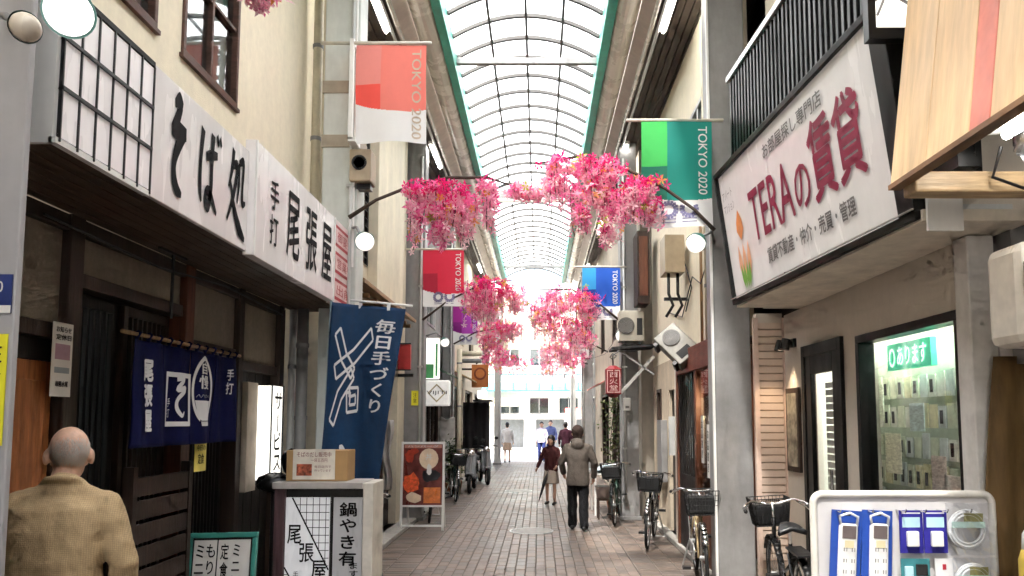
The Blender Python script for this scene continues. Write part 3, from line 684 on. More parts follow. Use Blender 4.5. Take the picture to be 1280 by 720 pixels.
# side return with slatted shutter facing the camera
ret = MB().box(2.14, 2.4, 7.25, 7.35, 0, 2.75).build('return_wall', M_palewall, est)
for i in range(36): MB().obox((2.15, 7.245, .06 + i * .072), (.235, 0, 0), (0, -.028, .012), (0, -.004, .06)).build('slat', mat('salmon_slat', (.64, .51, .42), .5, var=.06), ret)
MB().box(2.10, 2.148, 7.2, 7.25, 0, 2.7).box(2.387, 2.405, 7.2, 7.25, 0, 2.7).build('shutter_rail', mat('salmon_rail', (.66, .50, .42), .5), ret)
pic = thing('picture_frame', 'dark framed tall narrow picture on the wall beside the estate agent door', 'picture', (XE, 6.95, 1.3))
MB().box(XE - .03, XE, 6.78, 7.12, 1.22, 2.0).build('frame', M_dkwood, pic, bevel=.005)
MB().box(XE - .034, XE - .031, 6.82, 7.08, 1.27, 1.95).build('print', mat('picture_print', (.30, .27, .2), .5, var=.8, scale=7), pic)
spot = thing('spotlight', 'small black twin spotlight on the wall above the narrow picture', 'spotlight', (XE, 6.9, 2.42))
MB().box(XE - .03, XE, 6.86, 6.96, 2.38, 2.46).build('mount', M_black, spot)
for y in (6.84, 6.99): MB().tube([(XE - .02, 6.91, 2.42), (XE - .09, y, 2.43)], .01).lathe([(.04, 0), (.045, .1)], (XE - .1, y, 2.45), (-.25, 0, -1), 14).build('lamp', M_black, spot, smooth=False)
sl_ = bpy.data.lights.new('spot', 'SPOT'); sl_.energy = 14; sl_.color = (1, .75, .5); sl_.spot_size = R(75); sl_.spot_blend = .7; sl_.shadow_soft_size = .03
slo = bpy.data.objects.new('spot', sl_); COL.objects.link(slo); slo.parent = spot; slo.location = Vector((XE - .13, 6.95, 2.36)) - spot.location; slo.rotation_euler = Vector((.05, -.12, 1)).to_track_quat('Z', 'Y').to_euler()
# interior
inn = thing('shop_interior', 'lit shop interior behind the estate agent window', 'interior', (3.2, 5, 0))
MB().box(2.56, 4.3, 7.1, 7.16, 0, 2.7).box(4.2, 4.3, 4.1, 7.1, 0, 2.7).box(2.56, 4.2, 4.02, 4.1, 0, 2.7).build('inner_wall', mat('inner_white', (.6, .6, .55), .8), inn)
MB().box(2.56, 4.2, 4.1, 7.1, 2.62, 2.7).build('ceiling', MATS['inner_white'], inn); MB().box(2.56, 4.2, 4.1, 7.1, -.02, .0).build('floor', M_concrete, inn)
for x in (2.66, 3.5): MB().tube([(x, 4.3, 2.56), (x, 6.6, 2.56)], .03).build('tube_lamp', mat('shop_tube', (1., 1, .95), .3, emit=20, var=0, stain=0), inn)
rack = thing('display_rack', 'rack of small hanging packets behind the estate agent window', 'rack', (2.75, 5.3, 0))
MB().box(2.76, 2.78, 4.3, 6.3, .3, 2.28).build('back_panel', mat('rack_green_grey', (.42, .48, .38), .7), rack)
pm = [mat('packet_%d' % i, c, .35, var=.2, scale=12) for i, c in enumerate(((.74, .78, .62), (.8, .8, .74), (.62, .68, .52), (.76, .7, .45), (.6, .66, .66)))]
for r_ in range(5):
    for c in range(17):
        y = 4.36 + c * .113; z = 1.0 + r_ * .215
        MB().box(2.70, 2.71, y, y + .09, z, z + random.uniform(.14, .18)).build('packet', random.choice(pm), rack)
        if random.random() < .45: MB().box(2.69, 2.699, y + .03, y + .055, z + .03, z + .12).build('item', M_blackm, rack)
for y_, z_, w_, h_, c_ in ((4.5, 1.55, .22, .3, (.8, .78, .7)), (4.9, 1.2, .18, .26, (.75, .6, .55)), (5.15, 1.62, .2, .2, (.6, .72, .75)), (5.5, 1.3, .24, .3, (.8, .76, .6)), (4.62, 1.12, .3, .22, (.78, .66, .6)), (5.75, 1.7, .2, .28, (.7, .75, .62))):
    MB().box(2.672, 2.678, y_, y_ + w_, z_, z_ + h_).build('sheet', mat('sheet_%.2f' % y_, c_, .4, var=.35, scale=22, stretch=(1, 1, 3)), rack)
MB().tube([(2.74, 4.3, 1.98), (2.74, 6.2, 1.98)], .008, 6).build('rail', M_chrome, rack)
gs = thing('lit_shop_sign', 'green lit sign hanging inside the estate agent window', 'sign', (2.6, 5.2, 2.0))
MB().box(2.58, 2.62, 4.85, 5.46, 2.06, 2.25).build('panel', mat('lit_green', (.08, .75, .42), .4, emit=.12, var=.3), gs)
t = MB(); put(t, 'あります', plane((2.58, 5.46, 2.03), (0, -1, 0), (0, 0, 1), .004), .16, .56, .06, .19, .02); t.build('lettering', mat('lit_white_letters', (.9, 1, .95), .4, emit=.3), gs)
t = MB(); P = plane((2.58, 5.46, 2.03), (0, -1, 0), (0, 0, 1), .004)
for a in range(12):
    an, bn = 2 * math.pi * a / 12, 2 * math.pi * (a + 1) / 12
    t.poly([P(.08 + .045 * math.cos(an), .12 + .07 * math.sin(an)), P(.08 + .045 * math.cos(bn), .12 + .07 * math.sin(bn)), P(.08 + .03 * math.cos(bn), .12 + .05 * math.sin(bn)), P(.08 + .03 * math.cos(an), .12 + .05 * math.sin(an))])
t.build('emblem', MATS['lit_white_letters'], gs)
yb = thing('poster_pair', 'yellow and blue small posters inside the top right corner of the estate agent window', 'poster', (2.6, 4.3, 1.8))
MB().box(2.57, 2.575, 4.24, 4.44, 2.08, 2.18).build('yellow_sheet', mat('olive_yellow', (.45, .40, .06), .5), yb); MB().box(2.57, 2.575, 4.24, 4.35, 1.85, 2.06).build('blue_sheet', mat('steel_blue', (.12, .25, .42), .5), yb)
# the big tilted sign
sg = thing('estate_agent_sign', 'large tilted white sign in a black frame reading TERA, above the estate agent shop', 'sign', (1.85, 5.2, 2.75))
A = Vector((1.775, 6.62, 2.735)); B = Vector((1.965, 3.74, 2.735)); C = Vector((1.615, 6.62, 3.93))
U = (B - A).normalized(); WL = (B - A).length; V = (C - A) - U * (C - A).dot(U); HL = V.length; V.normalize(); Nn = U.cross(V).normalized()
P = lambda a, b, l=0.: A + U * a + V * b + Nn * l
M_signface = mat('sign_face', (.74, .72, .71), .18, var=.03, stain=.06, emit=.02)
b = MB(); slab(b, lambda a, c: P(a, c, -.18), .04, WL - .04, .04, HL - .04, .175); b.build('face', M_signface, sg)
fr = MB()
for (a, b_, c, d_) in ((0, WL, 0, .045), (0, WL, HL - .045, HL), (0, .03, .045, HL - .045), (WL - .15, WL, .045, HL - .045)):
    slab(fr, lambda x, y: P(x, y, -.2), a, b_, c, d_, .225)
fr.build('frame', M_blkframe, sg, bevel=.004)
tr = MB(); slab(tr, lambda x, y: P(x, y, .026), 0, WL, .05, .058, .012); tr.build('trim', M_alu, sg)
M_crim = mat('crimson_ink', (.26, .012, .05), .45); M_gtext = mat('grey_ink', (.14, .13, .125), .5)
L3 = lambda x, y: P(x, y, .004)
for s_, u0, u1, v0, v1, bo in (('TERA', .68, 1.50, .42, .82, .02), ('の', 1.54, 1.78, .42, .72, .02), ('賃貸', 1.82, 2.50, .4, .92, .03)):
    t = MB(); put(t, s_, L3, u0, u1, v0, v1, bo); t.build('lettering', M_crim, sg)
for s_, u0, u1, v0, v1, bo in (('お部屋探し専門店', 1.1, 2.1, .96, 1.07, .02), ('賃貸不動産・仲介・売買・管理', .9, 2.3, .19, .31, .03), ('アパート', .1, .34, .92, 1.0, .0), ('マンション', .1, .36, .8, .88, .0)):
    t = MB(); put(t, s_, L3, u0, u1, v0, v1, bo); t.build('lettering_line', M_gtext, sg)
leaf = MB()
def petal(x, y, w, h, lean, mb, m=0):
    pts = [(0, 0), (-.5, .35), (-.42, .62), (0, 1), (.42, .62), (.5, .35)]
    mb.poly([L3(x + p[0] * w + lean * p[1] * h, y + p[1] * h) for p in pts[::-1]], m)
o = MB(); petal(.4, .5, .16, .27, 0, o); o.build('flame_mark', mat('orange_ink', (.75, .25, .06), .5), sg)
o = MB()
for x, ln in ((.32, -.25), (.41, 0), (.50, .25)): petal(x, .18, .085, .3, ln * .3, o)
o.build('bud_mark', mat('peach_ink', (.8, .42, .25), .5), sg)
o = MB()
for x, ln in ((.14, -.4), (.19, -.15), (.25, .15), (.3, .4)): petal(x * .7 + .25, .09, .055, .22, ln * .5, o)
o2 = o.build('leaf_mark', mat('leaf_ink', (.18, .42, .06), .5), sg)
for v in o2.data.vertices: v.co += Nn * .002
# balcony with dark railing above
bal = thing('balcony_railing', 'black balcony railing of upright slats with pale top rail above the large sign', 'railing', (1.9, 5.3, 4.0))
rA, rB = Vector((1.80, 6.75, 3.9)), Vector((1.98, 3.2, 3.9))
n = 44; dv = (rB - rA) / n
for i in range(n + 1):
    p = rA + dv * i; MB().obox(p, dv * .42, (.05, 0, 0), (0, 0, 1.0)).build('slat', M_blkframe, bal)
MB().bar(rA + Vector((.02, .05, 1.02)), rB + Vector((.02, 0, 1.02)), .09, .06).build('top_rail', M_alu, bal, bevel=.006)
MB().bar(rA + Vector((.03, .05, .02)), rB + Vector((.03, 0, .02)), .07, .07).build('bottom_rail', M_blkframe, bal)
MB().obox(rA + Vector((.1, .02, .0)), rB - rA, (.02, 0, 0), (0, 0, .98)).build('backing', mat('smoke_panel', (.05, .05, .055), .3), bal)
MB().obox(rA + Vector((.03, .05, -.1)), rB - rA, (.8, 0, 0), (0, 0, .09)).build('deck', M_blkframe, bal)
# black steel frame between the sign and the wooden board
bf = thing('framed_sky_glow', 'glowing white panel standing in for bright sky in a black steel frame between the large sign and the wooden board', 'sky stand-in', (1.85, 3.7, 3.7))
MB().box(1.74, 1.935, 3.70, 3.71, 3.72, 4.3).build('panel', M_lit, bf)  # glowing sheet added where bright sky would show, not a lamp
for x0_, x1_, z0_, z1_ in ((1.70, 1.74, 3.66, 4.4), (1.935, 1.975, 3.66, 4.4), (1.74, 1.935, 3.66, 3.72)): MB().box(x0_, x1_, 3.66, 3.72, z0_, z1_).build('frame_bar', M_blkframe, bf)
MB().tube([(1.74, 3.69, 3.88), (1.84, 3.69, 3.92), (1.935, 3.69, 3.86)], .008, 6).build('scroll', M_steel, bf); MB().tube([(1.76, 3.685, 3.8), (1.93, 3.685, 4.2)], .007, 6).build('scroll', M_steel, bf)
MB().box(1.99, 2.1, 3.42, 3.66, 2.9, 5.2).build('post', M_blkframe, bf); MB().box(1.99, 2.3, 3.74, 3.8, 2.9, 3.65).build('back_plate', M_blkframe, bf)
# wooden board
M_plank = wood('pale_plank', (.66, .45, .25), sc=(10, 12, .7), var=.14, scale=2, bump=.1)
wb = thing('wooden_sign_board', 'large pale wooden board with red stripe overhanging from the upper right corner', 'board', (1.75, 2.6, 2.84))
pA = Vector((1.71, 3.52, 2.84)); lean = Vector((.13, 0, 1)).normalized()
ys = [0, .33, .66, .80, 1.12, 1.48, 1.85]
for i, (a, b_) in enumerate(zip(ys, ys[1:])):
    MB().obox(pA + Vector((0, -b_ + .004, 0)), (0, b_ - a - .006, 0), lean * 1.5, (.045, 0, 0)).build('red_stripe' if i == 2 else 'plank', mat('red_stripe', (.58, .17, .12), .5) if i == 2 else M_plank, wb, bevel=.003)
MB().obox(pA + Vector((-.008, -1.85, -.025)), (0, 1.855, 0), (0, 0, .024), (.06, 0, 0)).build('bottom_trim', wood('brown_trim', (.22, .11, .05), sc=(3, 1, 3)), wb)
lg = thing('timber_ledge', 'weathered timber ledge under the wooden board', 'ledge', (2.2, 3.5, 2.8))
MB().box(1.76, 3.4, 3.38, 3.5, 2.765, 2.865).build('beam', wood('ledge_wood', (.45, .32, .18), sc=(1, 8, 8)), lg, bevel=.01)
MB().box(1.8, 3.4, 1.5, 3.34, 3.2, 3.24).build('deck', M_blkwood, lg)
fl = thing('fluorescent_lamp', 'lit fluorescent lamp with white reflector under the wooden board', 'lamp', (2.0, 3.0, 3.0))
q = MB().obox((1.8, 2.4, 2.99), (.5, 0, .03), (0, .9, 0), (0, 0, .015)).build('reflector', M_whiteplastic, fl)
MB().tube([(2.08, 2.45, 2.965), (2.08, 3.2, 2.965)], .022).build('tube', MATS['lit_tube'], fl, smooth=True)
MB().tube([(2.12, 3.3, 2.95), (2.1, 3.34, 2.82), (2.3, 3.33, 2.74), (2.45, 3.6, 2.66)], .008, 6).build('cable', M_black, fl)
# slatted grey siding of the next building, cloth and meter
nb_ = thing('sided_building', 'building with grey horizontal siding at the right edge', 'building', (2.9, 3.6, 0))
MB().box(2.53, 5.0, 4.02, 4.1, 0, 2.72).box(2.53, 5, 3.9, 4.02, 2.6, 2.75).build('wall', M_steel, nb_)
M_siding = mat('grey_siding', (.58, .54, .52), .6, var=.08, stretch=(1, 1, 6))
for i in range(22): MB().obox((2.502, 4.015, .05 + i * .115), (1.2, 0, 0), (0, -.03, 0), (0, .018, .108)).build('siding_board', M_siding, nb_)
MB().box(2.56, 2.9, 3.6, 3.98, 2.0, 2.45).build('meter_box_bracket', M_steel, nb_)
mt = thing('meter_box', 'rounded white electric meter box with dark dial cover at the right edge', 'meter box', (2.5, 3.5, 2.0))
MB().obox((2.18, 3.3, 2.04), (.45, 0, 0), (0, .28, 0), (0, 0, .48)).build('case', mat('ivory_plastic', (.75, .70, .62), .35), mt, bevel=.05)
MB().box(2.185, 2.25, 3.25, 3.299, 2.26, 2.42).build('dial_cover', mat('dark_plastic', (.05, .05, .07), .2), mt, bevel=.012)
MB().box(2.2, 2.24, 3.292, 3.299, 2.12, 2.15).box(2.29, 2.31, 3.292, 3.299, 2.07, 2.1).build('label_plate', M_steel_l, mt)
ct = thing('brown_cloth', 'ochre brown cloth hanging in folds at the right edge', 'cloth', (2.7, 3.7, 0))
g = MB().grid(lambda u, v: (2.17 + u * .62 + .13 * v * v + .14, 3.95 + .018 * math.sin(u * 22 + v * 2) * (1.1 - .6 * v), .02 + v * 2.02), 50, 30)
g.build('cloth', mat('ochre_cloth', (.15, .085, .028), .9, var=.2, scale=5, stretch=(6, 6, 1)), ct, smooth=True, solid=.004)
bag = thing('plastic_bag', 'clear crumpled plastic bag hanging by the fluorescent lamp', 'bag', (2.05, 2.9, 2.75))
g = MB().ball((2.08, 2.98, 2.87), .1, 18, 12, sc=(1, 1.1, .85))
for v in g.v: v += Vector((random.uniform(-.012, .012), random.uniform(-.012, .012), random.uniform(-.012, .012)))
g.build('film', clear('bag_film', (.85, .88, .92), .9, .12), bag, smooth=True)
MB().tube([(2.08, 2.98, 2.95), (2.09, 2.98, 3.02)], .02, 8).build('neck', MATS['bag_film'], bag)

# ================================================================ left: buildings beyond the first pillar
M_stone = mat('cream_tile', (.60, .54, .42), .7, var=.07, scale=10, stain=.15, bump=.15)
M_greywall = mat('grey_wall', (.30, .29, .28), .8, var=.1, scale=12, stain=.2, bump=.2)
M_shutter = mat('steel_shutter', (.33, .32, .31), .5, .2, var=.08)
M_lattice = mat('dark_louver', (.03, .028, .026), .5)
b2 = thing('cream_shop_building', 'narrow cream building with dark shop front and brown eave behind the blue tall banner', 'building', (-2.4, 10, 0))
H2 = [(8.15, 9.75, 3.75, 5.9), (7.95, 12.0, .05, 2.75)]
mb = MB(); wall_y(mb, -2.7, -2.3, 7.8, 12.6, 0, 7.2, H2); mb.build('wall', M_stone, b2)
MB().box(-2.30, -2.16, 9.75, 11.6, 3.3, 6.6).build('pilaster', mat('pilaster_cream', (.66, .60, .47), .7, var=.06, stain=.14), b2, bevel=.01)
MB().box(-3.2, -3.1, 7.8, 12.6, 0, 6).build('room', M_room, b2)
lou = MB().box(-2.33, -2.29, 8.15, 8.2, 3.75, 5.9).box(-2.33, -2.29, 9.7, 9.75, 3.75, 5.9).build('louver', M_lattice, b2)
for i in range(20): MB().obox((-2.34, 8.2, 3.77 + i * .106), (0, 1.5, 0), (.05, 0, -.05), (0, 0, .012)).build('blade', M_lattice, lou)
ev = MB().obox((-2.29, 8.0, 3.36), (.38, 0, -.16), (0, 3.4, 0), (0, 0, .05)).build('eave', wood('eave_wood', (.30, .18, .09), sc=(8, 1, 8)), b2, bevel=.005)
for i in range(9): MB().box(-2.3, -1.98, 8.1 + i * .4, 8.15 + i * .4, 3.12, 3.17).build('rafter', M_tanwood, ev)
MB().box(-2.5, -2.35, 7.95, 12.0, 2.5, 2.749).build('lintel', M_dkwood, b2)
for y in (8.4, 9.4, 10.4, 11.4): MB().box(-2.46, -2.40, y, y + .08, .05, 2.5).build('post', M_dkwood, b2)
for i in range(12): MB().box(-2.45, -2.43, 8.5 + i * .24, 8.54 + i * .24, .6, 2.4).build('slat', M_blkwood, b2)
MB().box(-2.46, -2.42, 7.95, 12, .05, .6).build('base_board', M_blkwood, b2)
rs = thing('red_sign', 'small red sign jutting out left of the second pillar', 'sign', (-2.2, 12.1, 2.5))
MB().box(-2.32, -2.1, 12.0, 12.1, 2.52, 2.93).build('panel', mat('red_panel', (.42, .03, .03), .45), rs, bevel=.006)
MB().box(-2.33, -2.09, 11.98, 12.0, 2.5, 2.52).box(-2.33, -2.09, 11.98, 12.0, 2.93, 2.95).build('rim', M_blackm, rs); MB().box(-2.4, -2.05, 12.0, 12.1, 2.40, 2.45).build('bracket', M_black, rs)
pv = thing('plastic_sheet', 'pale plastic sheet hanging beside the blue tall banner', 'sheet', (-1.95, 10.5, .8))
MB().grid(lambda u, v: (-2.14 + u * .12 + .02 * math.sin(v * 9), 10.2 + .05 * math.sin(u * 9 + v * 5), .75 + v * .95), 10, 16).build('film', mat('pale_film', (.55, .52, .5), .35, var=.2, trans=.3), pv, smooth=True, solid=.004)

b3 = thing('grey_shop_building', 'grey rendered shop building between the second and third left pillars', 'building', (-2.6, 15.5, 0))
H3 = [(13.4, 14.8, 3.8, 5.4), (15.6, 17.2, 3.8, 5.4), (13.2, 15.0, .05, 2.4), (15.4, 18.0, .05, 2.5)]
mb = MB(); wall_y(mb, -2.8, -2.45, 12.6, 18.7, 0, 7.2, H3); mb.build('wall', M_greywall, b3)
MB().box(-3.4, -3.3, 12.7, 18.6, 0, 6).build('room', M_room, b3)
for h in H3[:2]: window_y(b3, -2.45, 1, *h, M_alu, M_glassdark, 1)
sh = MB().box(-2.6, -2.55, 13.2, 15.0, .05, 2.4).build('shutter', M_shutter, b3)
for i in range(30): MB().box(-2.55, -2.535, 13.2, 15.0, .07 + i * .078, .125 + i * .078).build('slat', M_shutter, sh)
window_y(b3, -2.47, 1, 15.4, 18.0, .05, 2.5, M_dkwood, M_glassdark, 3, (.9,))
MB().obox((-2.44, 15.2, 2.9), (.55, 0, -.25), (0, 3.0, 0), (0, 0, .03)).build('awning', mat('dull_green_awning', (.10, .17, .12), .8), b3)
ws = thing('white_green_sign', 'bright white vertical sign with green foot above the diamond sign', 'sign', (-1.95, 13.5, 2.4))
MB().box(-2.10, -1.84, 13.5, 13.62, 2.45, 3.2).build('case', M_lit, ws, bevel=.01)
MB().box(-2.09, -1.93, 13.493, 13.5, 2.46, 2.72).box(-1.9, -1.86, 13.493, 13.5, 2.5, 3.1).build('green_print', mat('green_print', (.10, .45, .16), .5), ws)
MB().box(-2.5, -2.09, 13.54, 13.58, 3.0, 3.04).build('bracket', M_steel, ws)
ds = thing('diamond_sign', 'square white box sign with a gold and black diamond emblem', 'sign', (-1.83, 13.2, 1.95))
MB().box(-2.06, -1.60, 13.2, 13.36, 1.95, 2.41).build('case', mat('sign_cream_white', (.78, .77, .74), .4, emit=.08), ds, bevel=.03)
P = plane((-2.06, 13.2, 1.95), (1, 0, 0), (0, 0, 1), .003)
t = MB()
for k, (ra, rb_) in enumerate(((.165, .135),)):
    co = [(0, 1), (1, 0), (0, -1), (-1, 0)]
    for i in range(4):
        a, b = co[i], co[(i + 1) % 4]
        t.poly([P(.23 + a[0] * ra, .23 + a[1] * ra), P(.23 + a[0] * rb_, .23 + a[1] * rb_), P(.23 + b[0] * rb_, .23 + b[1] * rb_), P(.23 + b[0] * ra, .23 + b[1] * ra)])
t.build('diamond', mat('gold_ink', (.35, .28, .14), .4), ds)
t = MB(); put(t, 'VIJITI', P, .05, .41, .19, .27, .0); t.build('lettering', M_ink, ds); MB().box(-2.3, -2.061, 13.26, 13.3, 2.3, 2.34).build('bracket', M_steel, ds)
ys = thing('yellow_plate', 'small yellow plate on the second left pillar', 'plate', (-2.1, 12.68, 1.95))
MB().box(-2.19, -2.07, 12.675, 12.695, 1.95, 2.2).build('plate', M_yellow, ys); t = MB(); put(t, '注意', plane((-2.19, 12.675, 1.95), (1, 0, 0), (0, 0, 1), .003), .03, .09, .03, .22, vert=True); t.build('lettering', M_ink, ys)
pipe('cream drain pipe beside the orange hanging sign', -1.86, 17.2, 0, 3.35, .055, MATS['cream_pipe'], (1, 2, 3))
hp = thing('duct_pipe', 'two horizontal cream pipes near the top of the far drain pipe', 'pipe', (-1.7, 17.2, 3.2))
MB().tube([(-1.8, 17.25, 3.25), (-1.35, 17.25, 3.25)], .06).build('pipe', MATS['cream_pipe'], hp, smooth=True); MB().tube([(-1.8, 17.25, 3.08), (-1.35, 17.25, 3.08)], .05).build('pipe', M_steel, hp, smooth=True)
wr = thing('wrapped_sheet', 'white sheet wrapped round the foot of the third left pillar', 'sheet', (-2.3, 18.3, .6))
MB().grid(lambda u, v: (-2.5 + u * .42, 18.34 - .04 * math.sin(u * 3.1) + .01 * math.sin(v * 30), .8 + v * .95 + .03 * math.sin(u * 9)), 14, 16).build('sheet', mat('grubby_white', (.6, .58, .56), .7, var=.15), wr, smooth=True, solid=.004)
b4 = thing('far_left_shops', 'row building with dark openings at the far left end of the arcade', 'building', (-2.3, 23, 0))
H4 = [(19.2, 21.2, .05, 2.6), (22, 24.4, .05, 2.6), (25.2, 27.6, .05, 2.6), (20, 21.4, 3.8, 5.2), (23, 24.6, 3.8, 5.2)]
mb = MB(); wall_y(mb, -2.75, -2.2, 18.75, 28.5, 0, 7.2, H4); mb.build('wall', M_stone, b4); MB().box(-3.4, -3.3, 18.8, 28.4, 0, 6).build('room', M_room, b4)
for h in H4: window_y(b4, -2.3, 1, *h, M_dkwood, M_glassdark, 1)
MB().obox((-2.19, 19.0, 2.95), (.5, 0, -.25), (0, 3.0, 0), (0, 0, .03)).build('awning', mat('ochre_awning', (.5, .38, .2), .8), b4)
os_ = thing('orange_sign', 'orange hanging shop sign with a round emblem above the parked scooter', 'sign', (-1.58, 20, 2.55))
MB().box(-1.83, -1.37, 20.0, 20.1, 2.58, 3.2).build('panel', mat('orange_panel', (.55, .2, .05), .5), os_, bevel=.01)
MB().lathe([(.17, 0), (.17, .012)], (-1.6, 20.0, 2.95), (0, -1, 0), 24).build('disc', mat('brown_disc', (.22, .05, .02), .5), os_); MB().lathe([(.12, 0), (.12, .012)], (-1.6, 19.986, 2.95), (0, -1, 0), 24).build('inner_disc', MATS['orange_panel'], os_)
MB().box(-2.2, -1.83, 20.03, 20.07, 3.05, 3.1).build('bracket', M_black, os_)
wl = thing('white_bracket_lamp', 'white lit box lamp below the orange hanging sign', 'lamp', (-1.6, 20, 2.3)); MB().box(-1.68, -1.42, 20.02, 20.2, 2.28, 2.5).build('case', M_lit, wl, bevel=.02); MB().box(-1.8, -1.3, 20.1, 20.9, 2.2, 2.25).build('shelf', M_black, wl)
drk = thing('dark_awning', 'dark cloth blind under the white bracket lamp', 'blind', (-1.9, 20.6, 1)); MB().grid(lambda u, v: (-2.15 + u * .75, 20.9 + .03 * math.sin(u * 20), .9 + v * 1.3), 20, 4).build('cloth', mat('charcoal_cloth', (.03, .03, .032), .9), drk, smooth=True, solid=.004)

# ================================================================ right: buildings beyond the first pillar
c2 = thing('cream_corner_building', 'cream plastered building with ducts and air conditioners behind the right pillar', 'building', (2.2, 10, 0))
XC = 1.97
HC = [(10.75, 11.25, .05, 2.15), (11.9, 12.3, .9, 2.2), (8.5, 9.3, 4.4, 5.6)]
mb = MB(); wall_y(mb, XC, XC + .3, 10.2, 12.75, 0, 2.6, [HC[0], HC[1]]); mb.build('lower_wall', mat('pink_beige_plaster', (.56, .47, .36), .85, var=.08, scale=14, stain=.2, bump=.2), c2)
mb = MB(); wall_y(mb, XC, XC + .3, 7.75, 12.75, 2.601, 7.2, [HC[2]]); mb.build('upper_wall', M_cream, c2)
window_y(c2, XC, -1, *HC[2], M_alu, M_glassdark, 1)
MB().box(2.7, 2.8, 7.75, 12.75, 0, 6).build('room', M_room, c2)
MB().box(XC + .05, XC + .1, *HC[0]).build('door', M_blkwood, c2); window_y(c2, XC, -1, *HC[1], M_dkwood, M_glassdark, 0)
MB().box(XC - .06, XC - .002, 10.25, 10.45, 0, 2.55).build('pilaster', M_palewall, c2); MB().box(XC - .1, XC - .002, 11.4, 11.8, .75, 1.7).build('meter_cupboard', M_steel, c2, bevel=.01)
MB().box(XC - .12, XC - .002, 10.55, 10.62, 1.2, 1.75).build('gas_pipe_cover', M_steel_l, c2)
pipe('cream vertical pipe on the cream corner building', XC - .06, 8.3, 2.6, 6.4, .03, MATS['cream_pipe'], (3.2, 4.4)); pipe('thin tan pipe on the cream corner building', XC - .04, 8.7, 2.6, 4.4, .018, M_tanwood, ())
db = thing('duct_box', 'beige metal duct box with black brackets on the cream wall', 'duct', (1.76, 9.6, 3.6))
MB().box(1.64, 1.9, 9.5, 9.9, 3.62, 4.12).build('case', mat('duct_beige', (.42, .34, .23), .5, var=.1), db, bevel=.008)
for x in (1.70, 1.82): MB().tube([(x, 9.6, 3.62), (x, 9.6, 3.35), (x + .06, 9.62, 3.2), (x - .03, 9.65, 3.05)], .02, 8).build('hose', M_black, db, smooth=True)
MB().box(1.66, 1.97, 9.7, 9.75, 3.28, 3.32).build('bracket', M_black, db); MB().tube([(1.86, 9.6, 4.0), (1.96, 9.4, 3.4), (1.9, 9.5, 3.1)], .008, 6).build('cable', M_black, db)
def ac_unit(label, M4, w=.72, h=.5, d=.26, fs=1., cm=None):
    o = thing('air_conditioner', label, 'air conditioner', M4.translation)
    def T(mb): return mb.xf(M4)
    T(MB().box(-w / 2, w / 2, 0, d, 0, h)).build('case', cm or mat('ac_ivory', (.42, .39, .33), .45, var=.06, stain=.2), o, bevel=.015)
    T(MB().lathe([(.19 * fs, 0), (.19 * fs, .012), (.17 * fs, .012)], (-.1, -.004, h / 2), (0, -1, 0), 24)).build('fan_ring', mat('ac_grey', (.09, .085, .08), .6), o)
    g = MB()
    for k in range(5): g.lathe([((.035 + k * .032) * fs, .014), ((.04 + k * .032) * fs, .016)], (-.1, -.004, h / 2), (0, -1, 0), 20, cap=False)
    T(g).build('fan_grille', M_steel, o)
    T(MB().box(w * .2, w * .42, -.006, -.001, h * .2, h * .75)).build('vent', M_blackm, o); T(MB().box(-w / 2 + .05, -w / 2 + .1, .02, .22, -.05, 0).box(w / 2 - .1, w / 2 - .05, .02, .22, -.05, 0)).build('foot', M_black, o)
    return o
ac_unit('ivory air conditioner hanging askew below the duct box', Matrix.Translation((1.72, 9.3, 2.66)) @ Matrix.Rotation(R(50), 4, 'Y') @ Matrix.Rotation(R(-28), 4, 'Z') @ Matrix.Translation((0, 0, -.15)), .52, .34, .2, .6, mat('ac_dull', (.22, .21, .185), .5, var=.1, stain=.25))
ac_unit('ivory air conditioner on a shelf bracket in front of the second right pillar', Matrix.Translation((1.56, 12.35, 3.02)), .42, .52, .3, .75)
sb = thing('shelf_bracket', 'dark awning shelf with iron struts under the air conditioner', 'bracket', (1.55, 12.3, 2.85))
MB().obox((1.2, 12.1, 2.86), (.72, 0, .05), (0, .6, 0), (0, 0, .04)).build('shelf', M_blackm, sb); MB().bar((1.9, 12.2, 2.45), (1.3, 12.2, 2.86), .03, .03).build('strut', M_steel, sb); MB().bar((1.9, 12.2, 2.75), (1.35, 12.2, 2.15), .03, .05).build('strut', M_alu, sb)
dp = thing('wooden_notice_board', 'tall dark brown panel beside the second right pillar', 'panel', (1.75, 12.3, 3.6)); MB().box(1.63, 1.83, 12.1, 12.6, 3.62, 4.85).build('board', M_dkwood, dp, bevel=.01); MB().box(1.66, 1.8, 12.085, 12.1, 3.75, 4.75).build('inset', M_redwood, dp)
rl = thing('red_lantern_sign', 'dark red hexagonal hanging sign with pale characters on a scroll bracket', 'sign', (1.2, 12.0, 2.0))
MB().lathe([(.05, -.26), (.145, -.2), (.15, .2), (.06, .26)], (1.2, 12.0, 2.32), n=6).build('case', mat('oxblood', (.20, .015, .02), .45), rl, bevel=.006)
P = plane((1.09, 11.862, 2.14), (1, 0, 0), (0, 0, 1), .004)
t = MB()
for a, b, c, d_ in ((.0, .012, 0, .36), (.2, .212, 0, .36), (.012, .2, 0, .012), (.012, .2, .348, .36)): rect(t, P, a, b, c, d_)
t.build('border', mat('pale_rose', (.6, .42, .4), .5), rl); t = MB(); put(t, '西火堂', P, .04, .17, .02, .34, .01, vert=True); t.build('lettering', MATS['pale_rose'], rl)
MB().tube([(1.2, 12.0, 2.58), (1.2, 12.0, 2.75), (1.3, 12.0, 2.82), (1.6, 12.05, 2.82)], .012).tube([(1.2, 12, 2.68), (1.15, 12, 2.72), (1.2, 12, 2.78), (1.26, 12, 2.74), (1.22, 12, 2.7)], .01, 6).build('scroll', M_black, rl)
